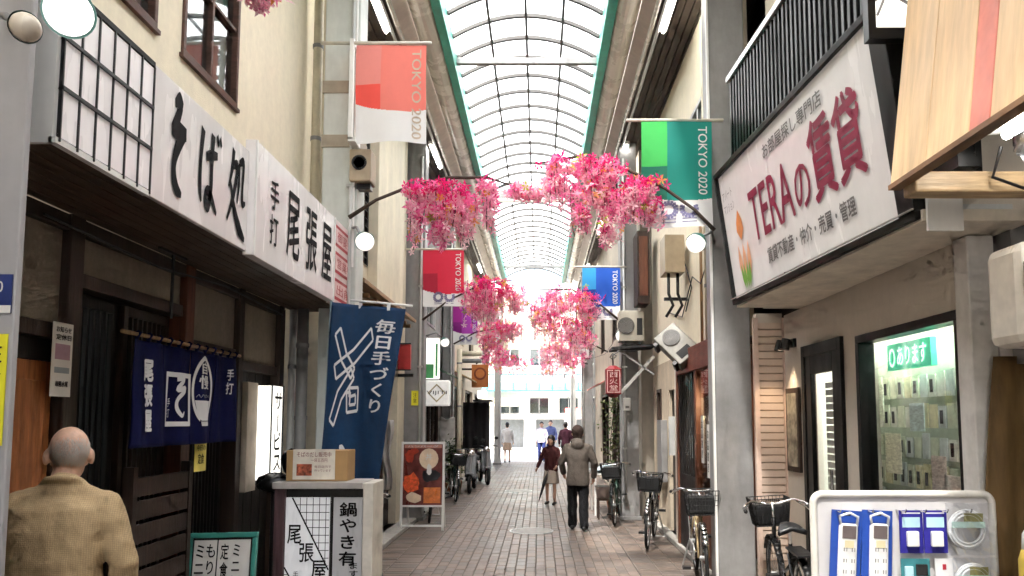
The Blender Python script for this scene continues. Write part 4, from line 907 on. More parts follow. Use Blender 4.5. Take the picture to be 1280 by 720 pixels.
wbx = thing('small_white_box', 'small white box fixed to the second right pillar', 'box', (1.5, 12.7, 1.9)); MB().box(1.45, 1.57, 12.7, 12.79, 1.86, 2.08).build('case', M_white, wbx, bevel=.01); MB().box(1.48, 1.54, 12.694, 12.7, 1.9, 1.94).build('label_plate', M_steel, wbx)
# dark timber bar front
br = thing('timber_bar', 'dark red timber bar front with warm bulb behind its glass, behind the right pillar', 'building', (2, 8.9, 0))
XT = 1.88
MB().box(XT, XT + .1, 10.08, 10.19, 0, 2.599).box(XT, XT + .1, 7.76, 7.86, 0, 2.599).box(XT, XT + .1, 8.9, 9.0, 0, 2.3).build('post', M_redwood, br, bevel=.005)
MB().box(XT - .02, XT + .12, 7.86, 10.08, 2.3, 2.599).build('lintel', wood('oxblood_wood', (.17, .045, .03), sc=(2, 1, 8)), br, bevel=.006)
d = MB().box(XT + .02, XT + .06, 9.0, 9.12, 0, 2.3).box(XT + .02, XT + .06, 9.96, 10.08, 0, 2.3).box(XT + .02, XT + .06, 9.12, 9.96, 0, 1.0).build('door', M_blkwood, br)
MB().box(XT + .035, XT + .042, 9.12, 9.96, 1.0, 2.3).build('pane', M_glassdark, d)
for i in range(6): MB().box(XT + .02, XT + .034, 9.2 + i * .13, 9.225 + i * .13, 1.0, 2.3).build('slat', M_blkwood, d)
wd = MB().box(XT + .02, XT + .06, 7.86, 8.9, .0, .85).build('dado', M_redwood, br)
MB().box(XT + .035, XT + .042, 7.86, 8.9, .85, 2.3).build('pane', M_glass, br)
MB().box(2.6, 2.66, 7.76, 10.2, 0, 2.6).build('inner_wall', M_redwood, br); MB().box(1.99, 2.6, 10.12, 10.18, 0, 2.59).build('inner_wall', M_redwood, br); MB().box(XT + .11, 2.6, 7.76, 10.2, 2.5, 2.58).build('inner_ceiling', M_dkwood, br)
blb = thing('hanging_bulb', 'warm lit bulb with shade inside the timber bar', 'lamp', (2.1, 8.6, 1.9))
MB().ball((2.06, 8.55, 1.93), .055).build('bulb', mat('warm_bulb', (1, .78, .45), .3, emit=40, var=0, stain=0), blb, smooth=True); MB().tube([(2.06, 8.55, 1.98), (2.06, 8.55, 2.5)], .006, 6).build('cord', M_black, blb); MB().lathe([(.09, 0), (.03, .09)], (2.06, 8.55, 1.97), n=16, cap=False).build('shade', M_blackm, blb)
blb2 = thing('hanging_bulb', 'small white shaded lamp further inside the timber bar', 'lamp', (2.1, 9.4, 1.9)); MB().lathe([(.06, 0), (.02, .12)], (2.02, 9.4, 1.8), n=14).build('shade', M_lit, blb2); MB().tube([(2.02, 9.4, 1.92), (2.02, 9.4, 2.5)], .005, 6).build('cord', M_black, blb2)
for i, (y, z, h) in enumerate(((8.75, 1.2, .55), (8.45, 1.05, .6), (8.15, 1.3, .4))):
    paper('bar_menu', ('white paper menu strip hanging behind the bar glass, farthest one', 'white paper menu strip hanging behind the bar glass, middle one', 'white paper menu strip hanging behind the bar glass, nearest one')[i], 'menu', plane((XT + .03, y, z), (0, -1, 0), (0, 0, 1)), .13, h, M_paper, [('お品書き', .03, .1, .05, h - .05, 1)], None, (), 'bar menus')
# far right rows
c3 = thing('far_right_shops', 'beige row building with shopfronts beyond the second right pillar', 'building', (2.0, 18, 0))
H5 = [(13.6, 15.6, .05, 2.4), (16.4, 18.6, .05, 2.4), (19.4, 21.6, .05, 2.4), (14, 15.2, 3.6, 5), (17.2, 18.4, 3.6, 5), (20.4, 21.8, 3.6, 5)]
mb = MB(); wall_y(mb, 1.82, 2.2, 13.15, 23.9, 0, 7.2, H5); mb.build('wall', mat('beige_wall', (.52, .46, .38), .8, var=.08, stain=.2), c3); MB().box(2.6, 2.7, 13.2, 23.8, 0, 6).build('room', M_room, c3)
for h in H5: window_y(c3, 1.86, -1, *h, M_dkwood, M_glassdark, 1)
MB().obox((1.81, 13.4, 2.75), (-.4, 0, -.2), (0, 2.4, 0), (0, 0, .03)).build('awning', mat('grey_awning', (.35, .34, .33), .8), c3); MB().obox((1.81, 19.2, 2.75), (-.4, 0, -.2), (0, 2.6, 0), (0, 0, .03)).build('awning', mat('rose_awning', (.6, .25, .22), .8), c3)
c4 = thing('end_right_shop', 'last grey shop building on the right before the far street', 'building', (2.1, 26, 0))
H6 = [(24.8, 27.6, .05, 2.5), (25, 27, 3.6, 5)]
mb = MB(); wall_y(mb, 1.85, 2.2, 24.0, 28.9, 0, 7.2, H6); mb.build('wall', M_greywall, c4); MB().box(2.6, 2.7, 24, 28.8, 0, 6).build('room', M_room, c4)
for h in H6: window_y(c4, 1.88, -1, *h, M_alu, M_glassdark, 2)
# hidden flanks of the row so that daylight does not leak in
MB().box(-6, -3.5, 7.8, 28.5, 0, 7.2).build('rear_block', M_greywall, b4); MB().box(3, 6, 7.4, 28.9, 0, 7.2).build('rear_block', M_greywall, c3)
MB().box(4.45, 7, -14, 7.3, 0, 7.2).build('rear_block', M_greywall, nb_); MB().box(3.5, 4.4, -14, 3.4, 0, 7.2).build('front_block', M_greywall, nb_); MB().box(2.75, 3.49, -14, 1.2, 0, 7.2).build('near_block', M_greywall, nb_)

# ================================================================ the street beyond the far mouth
fb = thing('far_white_building', 'sunlit white building with dark windows and turquoise canopy across the far street', 'building', (0, 44, 0))
HF = []
for i in range(-6, 7):
    for z in (2.05, 4.9, 7.4): HF.append((i * 1.75 - .55, i * 1.75 + .55, z, z + (1.0 if z < 3 else 1.3)))
xs = MB()
M_farwhite = mat('far_white', (.72, .70, .66), .8, var=.05)
def wall_x(mb, ya, yb, X0, X1, Z0, Z1, holes):
    tmp = MB(); wall_y(tmp, 0, yb - ya, X0, X1, Z0, Z1, holes)
    for v in tmp.v: v.x, v.y = v.y, ya + v.x
    n0 = len(mb.v); mb.v += tmp.v; mb.f += [tuple(k + n0 for k in f[::-1]) for f in tmp.f]; mb.m += tmp.m
wall_x(xs, 44, 44.3, -12, 12, 0, 10, HF + [(-5 + i * 2.4, -5 + i * 2.4 + 1.7, .05, 1.75) for i in range(5)]); xs.build('wall', M_farwhite, fb)
MB().box(-12, 12, 45, 45.1, 0, 10).build('room', mat('far_room', (.25, .27, .28), .8), fb)
for (a, b, c, d_) in HF:
    if abs((a + b) / 2) < 4: 
        f = MB().box(a, b, 44.1, 44.16, c, c + .07).box(a, b, 44.1, 44.16, d_ - .07, d_).box((a + b) / 2 - .03, (a + b) / 2 + .03, 44.1, 44.16, c, d_).build('window', M_alu, fb); MB().box(a, b, 44.17, 44.18, c, d_).build('pane', M_glassdark, f)
cn = MB().obox((-6, 42.6, 3.35), (12, 0, 0), (0, 1.35, .5), (0, 0, .06)).build('canopy', mat('turquoise_canopy', (.03, .38, .38), .4), fb)
for i in range(17): MB().box(-6 + i * .75 - .03, -6 + i * .75 + .03, 42.58, 42.64, 3.35, 4.3).build('canopy_post', mat('turquoise_steel', (.04, .28, .30), .4), fb)
MB().box(-6, 6, 42.58, 42.64, 4.28, 4.36).build('canopy_rail', MATS['turquoise_steel'], fb)
MB().obox((1.5, 42.9, 2.35), (2.2, 0, 0), (0, -.7, -.45), (0, 0, .04)).build('red_awning', mat('red_awning', (.65, .12, .09), .7), fb)
MB().box(-4.5, -1.2, 43.0, 43.3, 2.5, 3.0).build('shop_board', mat('far_cream', (.7, .6, .4), .6), fb)

# ================================================================ flags
def flag(label, x0, x1, z0, z1, Y, side, cols, white=.27, text_m=None, emblem=True):
    """cols: (light square, dark square, field); side: the pillar stands on this side; the cloth hangs from a pole"""
    o = thing('event_flag', label, 'flag', ((x0 + x1) / 2, Y, z0), 'festival flags on the pillars')
    w, h = x1 - x0, z1 - z0; ph = random.uniform(0, 6)
    def P(a, b, l=0.): return Vector((x0 + a, Y + .035 * math.sin(a / w * 6 + ph + b / h * 1.5) * (1.15 - b / h) + .02 * math.sin(b / h * 5 + ph) - l, z0 + b))
    def mf(u, v):
        e = white + .10 * ((u - .62) ** 2) * 2.2 - .02
        if v < e: return 3
        return (0 if v > .58 else 1) if u < .36 else 2
    g = MB().grid(lambda u, v: P(u * w, v * h), *((110, 150) if Y < 8 else (50, 70)), mf); g.build('cloth', [*cols, mat('flag_white', (.8, .8, .8), .8, var=.03, stain=.05, trans=.3)], o, smooth=True)
    t = MB(); put(t, 'TOKYO 2020', lambda a, b: P(a, b, .006), w * .80, w * .93, h * (white + .04 if emblem else .04), h * .95, .012, rot=-1); t.build('lettering', text_m or mat('flag_letters', (.8, .82, .82), .7), o)
    if emblem:
        t = MB()
        for cx, full in ((.38, True), (.66, False)):
            for k in range(16):
                if not full and 2 <= k <= 6: continue
                an = 2 * math.pi * k / 16
                for rr in (.085, .115):
                    c = Vector((w * cx + w * rr * math.cos(an), h * .17 + w * rr * math.sin(an))); s = w * .019
                    t.poly([P(c.x - s, c.y - s, .006), P(c.x + s, c.y - s, .006), P(c.x + s, c.y + s, .006), P(c.x - s, c.y + s, .006)])
            for j in range(2): t.poly([P(w * (cx - .1), h * (.075 - j * .03), .006), P(w * (cx + .1), h * (.075 - j * .03), .006), P(w * (cx + .1), h * (.085 - j * .03), .006), P(w * (cx - .1), h * (.085 - j * .03), .006)])
        t.build('emblem', mat('indigo_print', (.16, .15, .28), .6), o)
    xp = x0 - .35 if side < 0 else x1 + .12; xe = x1 + .05 if side < 0 else x0 - .15
    MB().tube([(xp, Y, z1 + .02), (xe, Y, z1 + .02)], .018).build('pole', mat('pole_cream', (.6, .57, .5), .5), o, smooth=True)
    return o
def cl(n, c): return mat(n, c, .8, var=.04, stain=.08, trans=.35)
flag('pink and coral festival flag nearest on the left, partly washed out', -1.80, -1.11, 4.40, 5.38, 7.0, -1, (cl('flag_rose', (.80, .27, .24)), cl('flag_red_light', (.85, .10, .08)), cl('flag_coral', (.83, .22, .18))), .33, mat('flag_tan_letters', (.55, .45, .35), .7), False)
flag('green festival flag nearest on the right with ring emblems on its white foot', 1.03, 1.74, 3.62, 4.70, 7.25, 1, (cl('flag_lime', (.07, .58, .13)), cl('flag_pine', (.02, .20, .13)), cl('flag_teal', (.015, .27, .22))))
a, b = W(528, 383, 12.5), W(580, 313, 12.5)
flag('red festival flag on the second left pillar', a.x, b.x, a.z, b.z, 12.5, -1, (cl('flag_red', (.70, .03, .07)), cl('flag_red_dark', (.45, .02, .05)), MATS['flag_red']), .24)
a, b = W(728, 400, 12.65), W(775, 335, 12.65)
flag('blue festival flag on the second right pillar', a.x, b.x, a.z, b.z, 12.65, 1, (cl('flag_sky', (.04, .35, .75)), cl('flag_navy', (.02, .06, .35)), cl('flag_blue', (.02, .11, .58))))
a, b = W(566, 431, 18.2), W(597, 383, 18.2)
flag('purple festival flag on the third left pillar', a.x, b.x, a.z, b.z, 18.2, -1, (cl('flag_plum', (.40, .03, .30)), cl('flag_plum_dark', (.25, .02, .22)), cl('flag_violet', (.42, .06, .45))), .3)
a, b = W(712, 447, 23.9), W(736, 410, 23.9)
flag('small teal festival flag farthest on the right', a.x, b.x, a.z, b.z, 23.9, 1, (cl('flag_jade', (.03, .40, .32)), MATS['flag_pine'], MATS['flag_teal']), .3)
fbk = thing('flag_frame', 'pale square frame holding the nearest left flag to its pillar', 'frame', (-1.82, 7.1, 4.4))
MB().box(-1.86, -1.82, 6.98, 7.02, 4.42, 5.44).build('upright', M_white, fbk); MB().box(-1.86, -1.79, 6.98, 7.19, 4.40, 4.44).build('arm', M_white, fbk); MB().box(-1.86, -1.82, 7.02, 7.19, 5.38, 5.42).build('arm', M_white, fbk)

# ================================================================ blossom garlands
PINK = [mat('petal_%d' % i, c, .7, var=.12, scale=30, trans=.6, stain=.06) for i, c in enumerate(((.82, .035, .25), (.90, .20, .45), (.92, .42, .58), (.94, .66, .72), (.78, .02, .18), (.85, .42, .12), (.40, .52, .06)))]
M_twig = mat('brown_twig', (.06, .04, .03), .8)
def flower(mb, c, r, m):
    ax = Vector((random.gauss(0, 1), random.gauss(0, 1) - .6, random.gauss(0, .8) - .5)).normalized(); u = ax.orthogonal().normalized(); v = ax.cross(u); n = 5
    ph = random.uniform(0, 6)
    for k in range(n):
        an = ph + 2 * math.pi * k / n; d = (u * math.cos(an) + v * math.sin(an)); e = ax.cross(d)
        L_ = random.uniform(.8, 1.35); mb.poly([c, c + d * r * .6 * L_ + e * r * .27 + ax * r * .2, c + d * r * 1.1 * L_ + ax * r * random.uniform(-.2, .5), c + d * r * .6 * L_ - e * r * .27 + ax * r * .2], m)
def garland(label, Y, arm, blobs, n, size=.046, depth=.24):
    o = thing('blossom_garland', label, 'garland', arm[0], 'artificial cherry blossom garlands')
    MB().tube(arm, [.022] + [.016] * (len(arm) - 2) + [.006], 7).build('branch', M_twig, o, smooth=True)
    fl = MB(); tw = MB(); tot = sum(b[2] * b[3] for b in blobs)
    for (px, py, rx, ry, hot) in blobs:
        c = W(px, py, Y); k = Y / FPX
        for _ in range(int(n * .40 * rx * ry / tot)):
            while True:
                a, b, d = (random.uniform(-1, 1) for _ in range(3))
                if a * a + b * b + d * d < 1: break
            a *= random.uniform(.75, 1.25); b *= random.uniform(.75, 1.25)
            p = c + Vector((a * rx * k, d * depth, b * ry * k))
            h = hot - .1 + b * .38 + random.gauss(0, .24)
            m = 6 if random.random() < .025 else 5 if random.random() < .06 else 4 if h > 1.0 else 0 if h > .72 else 1 if h > .48 else 2 if h > .2 else 3
            flower(fl, p, size * random.uniform(.7, 1.25), m)
        for _ in range(max(4, int(rx / 2.6))):                # trailing strings
            x = random.uniform(-.8, .8); p = c + Vector((x * rx * k, random.uniform(-1, 1) * depth * .7, 0)); L_ = ry * k * random.uniform(.7, 1.55)
            tw.tube([p + Vector((0, 0, ry * k * .6)), p, p - Vector((random.uniform(-.03, .03), 0, L_))], .004, 4)
            for j in range(8): flower(fl, p - Vector((random.gauss(0, .014), random.gauss(0, .014), L_ * (-.3 + 1.3 * j / 7))), size * random.uniform(.6, 1.1), random.choice((0, 1, 1, 2)) if j < 3 else random.choice((1, 2, 2, 3, 3)))
    fl.build('blossom', PINK, o, kind='stuff'); tw.build('twig', M_twig, o, kind='stuff')
    return o
def arm_pts(Y, *pp): return [W(px, py, Y) for px, py in pp]
garland('largest left blossom garland in hot pink reaching out from the pale pillar', 7.0, arm_pts(7.0, (436, 272), (470, 250), (510, 234), (560, 222), (610, 222), (640, 232)),
        [(530, 240, 26, 12, .8), (562, 245, 32, 18, .85), (552, 268, 28, 16, .5), (582, 272, 14, 24, .3), (606, 236, 16, 13, .6), (613, 264, 10, 20, .25), (518, 272, 8, 32, .35), (556, 292, 20, 12, .2), (590, 258, 12, 14, .5), (648, 240, 20, 5, .2)], 1050)
garland('largest right blossom garland reaching out from the estate agent pillar', 7.2, arm_pts(7.2, (893, 288), (868, 262), (832, 236), (780, 210), (720, 196), (668, 205)),
        [(710, 208, 36, 14, .7), (755, 212, 34, 16, .75), (800, 236, 32, 15, .85), (735, 240, 32, 20, .45), (780, 255, 38, 18, .45), (690, 232, 20, 20, .2), (765, 286, 20, 14, .2), (724, 270, 13, 18, .3), (655, 240, 28, 5, .15), (815, 262, 14, 18, .45)], 1350)
garland('second left blossom garland near the red flag', 12.5, arm_pts(12.5, (528, 400), (560, 376), (600, 356), (640, 350)), [(612, 360, 38, 14, .85), (594, 378, 20, 20, .5), (632, 374, 18, 16, .45), (610, 388, 20, 14, .4), (650, 376, 12, 14, .4)], 1600)
garland('second right blossom garland beside the blue flag', 12.6, arm_pts(12.6, (776, 402), (752, 382), (715, 362), (672, 362)), [(705, 375, 34, 18, .5), (730, 375, 22, 16, .6), (690, 398, 26, 22, .4), (712, 410, 28, 16, .7), (735, 392, 12, 16, .4), (672, 390, 12, 20, .3)], 1600)
garland('third left blossom garland behind the purple flag', 18.2, arm_pts(18.2, (567, 430), (595, 415), (640, 408)), [(622, 414, 28, 16, .6), (638, 412, 18, 12, .5), (612, 430, 14, 12, .5)], 1500)
garland('third right blossom garland under the second right garland', 18.2, arm_pts(18.2, (760, 440), (735, 428), (690, 425)), [(708, 430, 30, 16, .4), (688, 440, 18, 14, .3), (730, 425, 16, 14, .5)], 1600)
garland('farthest left blossom garland low over the far mouth', 23.8, arm_pts(23.8, (595, 455), (612, 440), (650, 448)), [(620, 440, 16, 15, .9), (642, 456, 28, 14, .55), (610, 452, 12, 12, .6)], 1700)
garland('farthest right blossom garland low over the far mouth', 23.8, arm_pts(23.8, (735, 455), (720, 452), (680, 452)), [(700, 454, 28, 17, .4), (718, 448, 16, 12, .8), (684, 462, 16, 10, .3)], 1700)
top = garland('few pink blossoms hanging at the top edge before the cream wall', 5.2, arm_pts(5.2, (300, -20), (330, -25), (360, -14)), [(330, -6, 26, 10, .35)], 110, depth=.1)

# ================================================================ street lamps on the pillars
def globe_lamp(label, arm, c, r, lit, d=(0, -.3, -1), group='round lamps on the pillars'):
    o = thing('bracket_lamp', label, 'lamp', arm[0], group); d = Vector(d).normalized(); c = Vector(c)
    MB().tube([*arm, c - d * r * 1.2], .014).build('arm', M_steel, o, smooth=True)
    MB().lathe([(.02, -r * 1.5), (r * .5, -r * 1.15), (r * .95, -r * .5), (r * 1.08, -r * .05)], c, d, 24, cap=False).build('shade', mat('dark_green_enamel', (.03, .12, .10), .35), o, smooth=True)
    MB().lathe([(r * .98 * math.cos(a), r * .98 * math.sin(a)) for a in [R(-20 + 110 * k / 10) for k in range(11)]], c, d, 24).build('globe', lit, o, smooth=True)
    return o
M_globe = mat('lit_globe', (1, .97, .92), .3, emit=.2, var=0, stain=0)
c = W(456, 302, 6.9); globe_lamp('round lit lamp on the first left pillar below the garland', [W(440, 285, 7.2), W(446, 284, 7.05)], c, .09, M_globe, (.5, -.6, -.6))
c = W(870, 304, 7.1); globe_lamp('round lit lamp on the right pillar beside the large sign', [W(892, 300, 7.4), W(890, 290, 7.25)], c, .095, M_globe, (-.5, -.5, -.7))
c = W(777, 420, 12.5); globe_lamp('round lit lamp above the red hexagonal sign', [W(786, 412, 12.8), W(784, 408, 12.6)], c, .1, M_globe, (-.3, -.5, -.7))
c = W(556, 428, 12.9); globe_lamp('round lit lamp left above the diamond sign', [W(532, 420, 12.9), W(545, 416, 12.9)], c, .08, M_globe, (.3, -.5, -.7))
c = W(86, 16, 2.35); globe_lamp('large lit lamp with green shade at the upper left corner', [W(15, -15, 2.6), W(40, -20, 2.5)], c, .075, mat('bright_globe', (1, .98, .95), .3, emit=.3, var=0, stain=0), (.35, -.75, -.35))
c = W(32, 34, 2.45); globe_lamp('unlit silver reflector lamp at the upper left corner', [W(5, 20, 2.6), W(8, 20, 2.55)], c, .05, mat('frosted_glass', (.75, .66, .55), .25), (.8, -.6, -.3))
spk = thing('loudspeaker', 'square tan loudspeaker with round black cone on the pale left pillar', 'loudspeaker', (-1.7, 7.1, 4.1))
a, b = W(436, 226, 7.12), W(464, 186, 7.12)
MB().box(a.x, b.x, 7.12, 7.35, a.z, b.z).build('case', mat('tan_case', (.42, .34, .24), .6), spk, bevel=.012)
cc = W(449, 203, 7.12); MB().lathe([(.075, 0), (.075, .008), (.06, .008), (.02, -.03)], cc, (0, -1, 0), 22).build('cone', M_blackm, spk)
MB().box(a.x + .02, b.x - .02, 7.2, 7.3, a.z - .06, a.z).build('bracket', M_black, spk)
# a few slack cables across the fronts
def cable(label, *pts, r=.008):
    o = thing('cable', label, 'cable', pts[0]); MB().tube(pts, r, 5).build('wire', M_black, o)
cable('black cable sagging along the soba wall below the eave', (-2.46, 3.6, 2.72), (-2.4, 4.6, 2.66), (-2.4, 5.6, 2.72), (-2.45, 7.0, 2.7))
cable('black cable looping on the cream wall left of the right pillar', (1.93, 8.2, 3.6), (1.9, 8.6, 3.3), (1.93, 9.2, 3.5), (1.95, 10, 3.1), (1.95, 11, 3.3))
cable('thin cable between the far right pillar brackets', (1.4, 12.8, 3.4), (1.5, 15, 3.25), (1.6, 18, 3.3), (1.4, 24, 3.6))
cable('thin cable along the left fronts beyond the second pillar', (-2.2, 12.8, 3.5), (-2.2, 15, 3.3), (-2.2, 18.3, 3.5))
rodo = thing('hanging_rod', 'thin black rod hanging from the soba eave above the noren', 'rod', (-2.35, 4.72, 2.48)); MB().tube([(-2.4, 4.78, 2.8), (-2.4, 4.78, 2.36)], .01, 6).build('rod', M_black, rodo); MB().bar((-2.4, 4.6, 2.79), (-2.4, 4.95, 2.79), .02, .02).build('cross_bar', M_black, rodo)

# ================================================================ things standing in the street, left
def quad_board(parent, name, P, w, h, t, m, **k):
    b = MB(); slab(b, P, 0, w, 0, h, t); return b.build(name, m, parent, **k)
# lattice sign with the shop name
ls = thing('lattice_sign', 'standing shop sign of white lattice panels with diagonal black characters and dark frame', 'sign', (-1.66, 5.85, 0))
P = plane((-2.03, 5.8, 0), (1, 0, 0), (0, 0, 1))
fr = MB().box(-2.05, -1.97, 5.79, 6.15, 0, 1.2).build('side_post', wood('plum_wood', (.09, .045, .05)), ls, bevel=.006)
MB().box(-1.36, -1.28, 5.77, 6.15, 0, 1.215).build('side_panel', mat('ivory_paint', (.66, .62, .55), .5), ls, bevel=.006)
MB().box(-2.06, -1.36, 5.76, 6.16, 1.17, 1.22).build('top_board', mat('grey_board', (.45, .42, .4), .6), ls, bevel=.005)
MB().box(-1.97, -1.36, 5.83, 6.1, .0, 1.168).build('core', M_blkwood, ls)
M_backlit = mat('white_acrylic', (.78, .78, .80), .3, var=.02, stain=.04, emit=.05)
MB().box(-1.965, -1.625, 5.81, 5.829, .05, 1.10).build('name_panel', M_backlit, ls)
MB().box(-1.595, -1.37, 5.81, 5.829, .05, 1.10).build('menu_panel', mat('grey_acrylic', (.55, .55, .57), .3, var=.02), ls)
PQ = lambda a, b: Vector((-1.965 + a, 5.8065, .05 + b)); t = MB()
def inside(x, z, up): return z > .95 - (x) * 1.45 + .06 if up else z < .42 - x * 1.4
w_, h_ = .34, 1.05
for k in range(1, 7):                                        # upper right and lower left lattice
    x = .06 + k * .05
    z0 = 1.05 - (x - .05) * 1.9
    t.poly([PQ(x, max(z0, .35)), PQ(x + .005, max(z0 - .008, .35)), PQ(x + .005, 1.05), PQ(x, 1.05)])
    x = k * .05; z1 = .52 - x * 1.75
    if z1 > 0: t.poly([PQ(x, 0), PQ(x + .005, 0), PQ(x + .005, z1 - .008), PQ(x, z1)])
for k in range(1, 10):
    z = 1.05 - k * .058; x0 = min(.05 + (1.05 - z) / 1.9, .34)
    if x0 < .33: t.poly([PQ(x0, z), PQ(.34, z), PQ(.34, z + .005), PQ(x0 - .003, z + .005)])
    z = .52 - k * .058; x1 = (.52 - z) / 1.75
    if x1 < .34 and z > 0: t.poly([PQ(0, z), PQ(x1, z), PQ(x1 - .003, z + .005), PQ(0, z + .005)])
stroke(t, [(.05, 1.05), (.195, .775), (.34, .5)], [.012, .012, .012], PQ, 0, 1, 0, 1); stroke(t, [(0, .52), (.15, .26), (.29, .012)], [.012, .012, .012], PQ, 0, 1, 0, 1)
t.build('lattice', M_ink, ls)
t = MB(); PR = lambda a, b: PQ(a, b) + Vector((0, -.0015, 0))
put(t, '尾', PR, .02, .125, .70, .84, .02); put(t, '張', PR, .115, .225, .56, .70, .02); put(t, '屋', PR, .21, .325, .43, .57, .02)
for k, ch in enumerate('手打そば'): put(t, ch, PR, .07 + k * .055, .11 + k * .055, .44 - k * .1, .49 - k * .1, 0)
t.build('lettering', M_ink, ls)
t = MB(); PM = lambda a, b: Vector((-1.595 + a, 5.8065, .05 + b)); 
for s_, u0, u1, v0, v1, bo in (('鍋やき有', .05, .18, .52, 1.02, .03), ('ます', .13, .2, .44, .56, .02), ('一一〇〇円', .03, .075, .1, .46, 0.), ('一〇〇〇円', .14, .185, .1, .40, 0.)):
    t = MB(); put(t, s_, PM, u0, u1, v0, v1, bo, vert=True); t.build('menu_lettering', M_ink, ls)
bx = thing('cardboard_box', 'cardboard box with a white photo notice, on top of the lattice sign', 'box', (-1.7, 5.9, 1.22))
a, b = W(357, 605, 5.86), W(430, 563, 5.86)
MB().box(a.x, b.x + .03, 5.86, 6.1, 1.222, b.z).build('carton', mat('cardboard', (.44, .27, .12), .85, var=.08), bx, bevel=.004)
Pn = plane((a.x + .055, 5.857, 1.235), (1, 0, 0), (0, 0, 1)); q = quad_board(bx, 'notice', Pn, .33, .235, .003, mat('cream_paper', (.78, .72, .62), .7))
k = MB(); rect(k, lambda u, v: Pn(u, v, .005), .03, .15, .03, .12); k.build('food_photo', mat('food_photo', (.40, .10, .05), .5, var=.9, scale=25), bx)
k = MB(); PT = lambda u, v: Pn(u, v, .005); put(k, 'そばのだし販売中', PT, .03, .30, .175, .215, .004); put(k, '一袋五百円', PT, .14, .27, .135, .165, .0); put(k, '毎日店内で', PT, .17, .3, .09, .11, 0); put(k, '作っています', PT, .17, .3, .06, .08, 0); k.build('lettering', mat('maroon_ink', (.25, .06, .05), .6), bx)
bb = thing('black_bag', 'black plastic bag slumped beside the cardboard box', 'bag', (-2.1, 6.0, 1.0))
g = MB().ball((-2.0, 6.0, 1.36), .085, 16, 10, sc=(.9, .9, 1.25)); g2 = MB().ball((-2.13, 6.02, 1.2), .13, 16, 10, sc=(1.2, 1, .55))
for m_ in (g, g2):
    for v in m_.v: v += Vector((random.uniform(-.01, .01), random.uniform(-.01, .01), random.uniform(-.01, .01)))
g.v += g2.v; g.f += [tuple(i + len(g.v) - len(g2.v) for i in f) for f in g2.f]; g.m += g2.m
g.build('bag', mat('bin_liner', (.012, .012, .013), .3, var=.2), bb, smooth=True); MB().tube([(-2.13, 6.02, 0), (-2.13, 6.02, 1.18)], .03).build('stand', M_black, bb)
# teal framed menu board
mbd = thing('menu_board', 'teal framed menu board with two white handwritten sheets at the bottom of the picture', 'menu board', (-2.2, 5.2, 0))
P = plane((-2.46, 5.2, .0), (1, 0, .02), (0, .1, 1)); M_teal = mat('teal_frame', (.05, .30, .25), .5)
wv, hv = .48, .91
for (u0, u1, v0, v1) in ((0, wv, hv - .035, hv), (0, wv, .05, .085), (0, .03, .085, hv - .035), (wv - .03, wv, .085, hv - .035)):
    b = MB(); slab(b, lambda a, c: P(a, c, -.02), u0, u1, v0, v1, .04); b.build('frame', M_teal, mbd, bevel=.004)
b = MB(); slab(b, lambda a, c: P(a, c, -.01), .03, wv - .03, .085, hv - .035, .012); b.build('backing', M_blackm, mbd)
for u0, u1, tl in ((.04, .20, (('ミニ丼', .01, .08), ('もりそば', .085, .155))), (.21, wv - .045, (('ミニしょうゆ', .10, .16), ('定食', .02, .075)))):
    b = MB(); slab(b, lambda a, c: P(a, c, .003), u0, u1, .12, hv - .05, .002); sheet = b.build('sheet', M_paper, mbd)
    t = MB()
    for s_, a, c in tl: put(t, s_, lambda x, y: P(x, y, .0065), u0 + a, u0 + c, hv - .12 - .1 * len(s_), hv - .07, .02, vert=True)
    t.build('lettering', M_ink, sheet)
MB().tube([P(.06, .05, .0), P(.06, 0, .0)], .015).tube([P(wv - .06, .05, 0), P(wv - .06, 0, 0)], .015).tube([P(.1, .7, -.02), Vector((-2.36, 5.55, 0))], .012).tube([P(wv - .1, .7, -.02), Vector((-2.08, 5.55, 0))], .012).build('leg', M_teal, mbd)
# tall blue banner
nbn = thing('nobori_banner', 'tall deep blue cloth banner with white brush characters by the pale pillar', 'banner', (-1.9, 6.55, 0))
M_bluecl = mat('banner_blue', (.008, .042, .115), .85, var=.12, scale=20, stain=.2, trans=.15)
c00, c10, c01, c11 = W(398, 640, 6.55), W(468, 640, 6.5), W(416, 378, 6.6), W(507, 386, 6.5)
def NB(u, v, l=0.):
    p = (c00 * (1 - u) + c10 * u) * (1 - v) + (c01 * (1 - u) + c11 * u) * v
    return p + Vector((0, -.035 * math.sin(u * 7 + v * 2.5) * (1 - .4 * v) - .02 * math.sin(v * 9 + u * 3) - l, 0))
MB().grid(lambda u, v: NB(u, v), 30, 60).build('cloth', M_bluecl, nbn, smooth=True, solid=.003)
NBl = lambda a, b: NB(a, b, .006)
t = MB(); put(t, '毎日手づくり', NBl, .63, .90, .47, .94, .03, vert=True); t.build('lettering', M_whitecloth, nbn)
t = MB()
def outline(strokes, u0, u1, v0, v1):
    for pts, w in strokes:
        n = len(pts); L_, R_ = [], []
        for i in range(n):
            d = Vector(pts[min(i + 1, n - 1)]) - Vector(pts[max(i - 1, 0)]); nn = Vector((-d.y, d.x)).normalized() * w
            L_.append(Vector(pts[i]) + nn); R_.append(Vector(pts[i]) - nn)
        loop = L_ + R_[::-1] + [L_[0]]
        for p, q in zip(loop, loop[1:]): stroke(t, [tuple(p), tuple((p + q) / 2), tuple(q)], [.035] * 3, NBl, u0, u1, v0, v1)
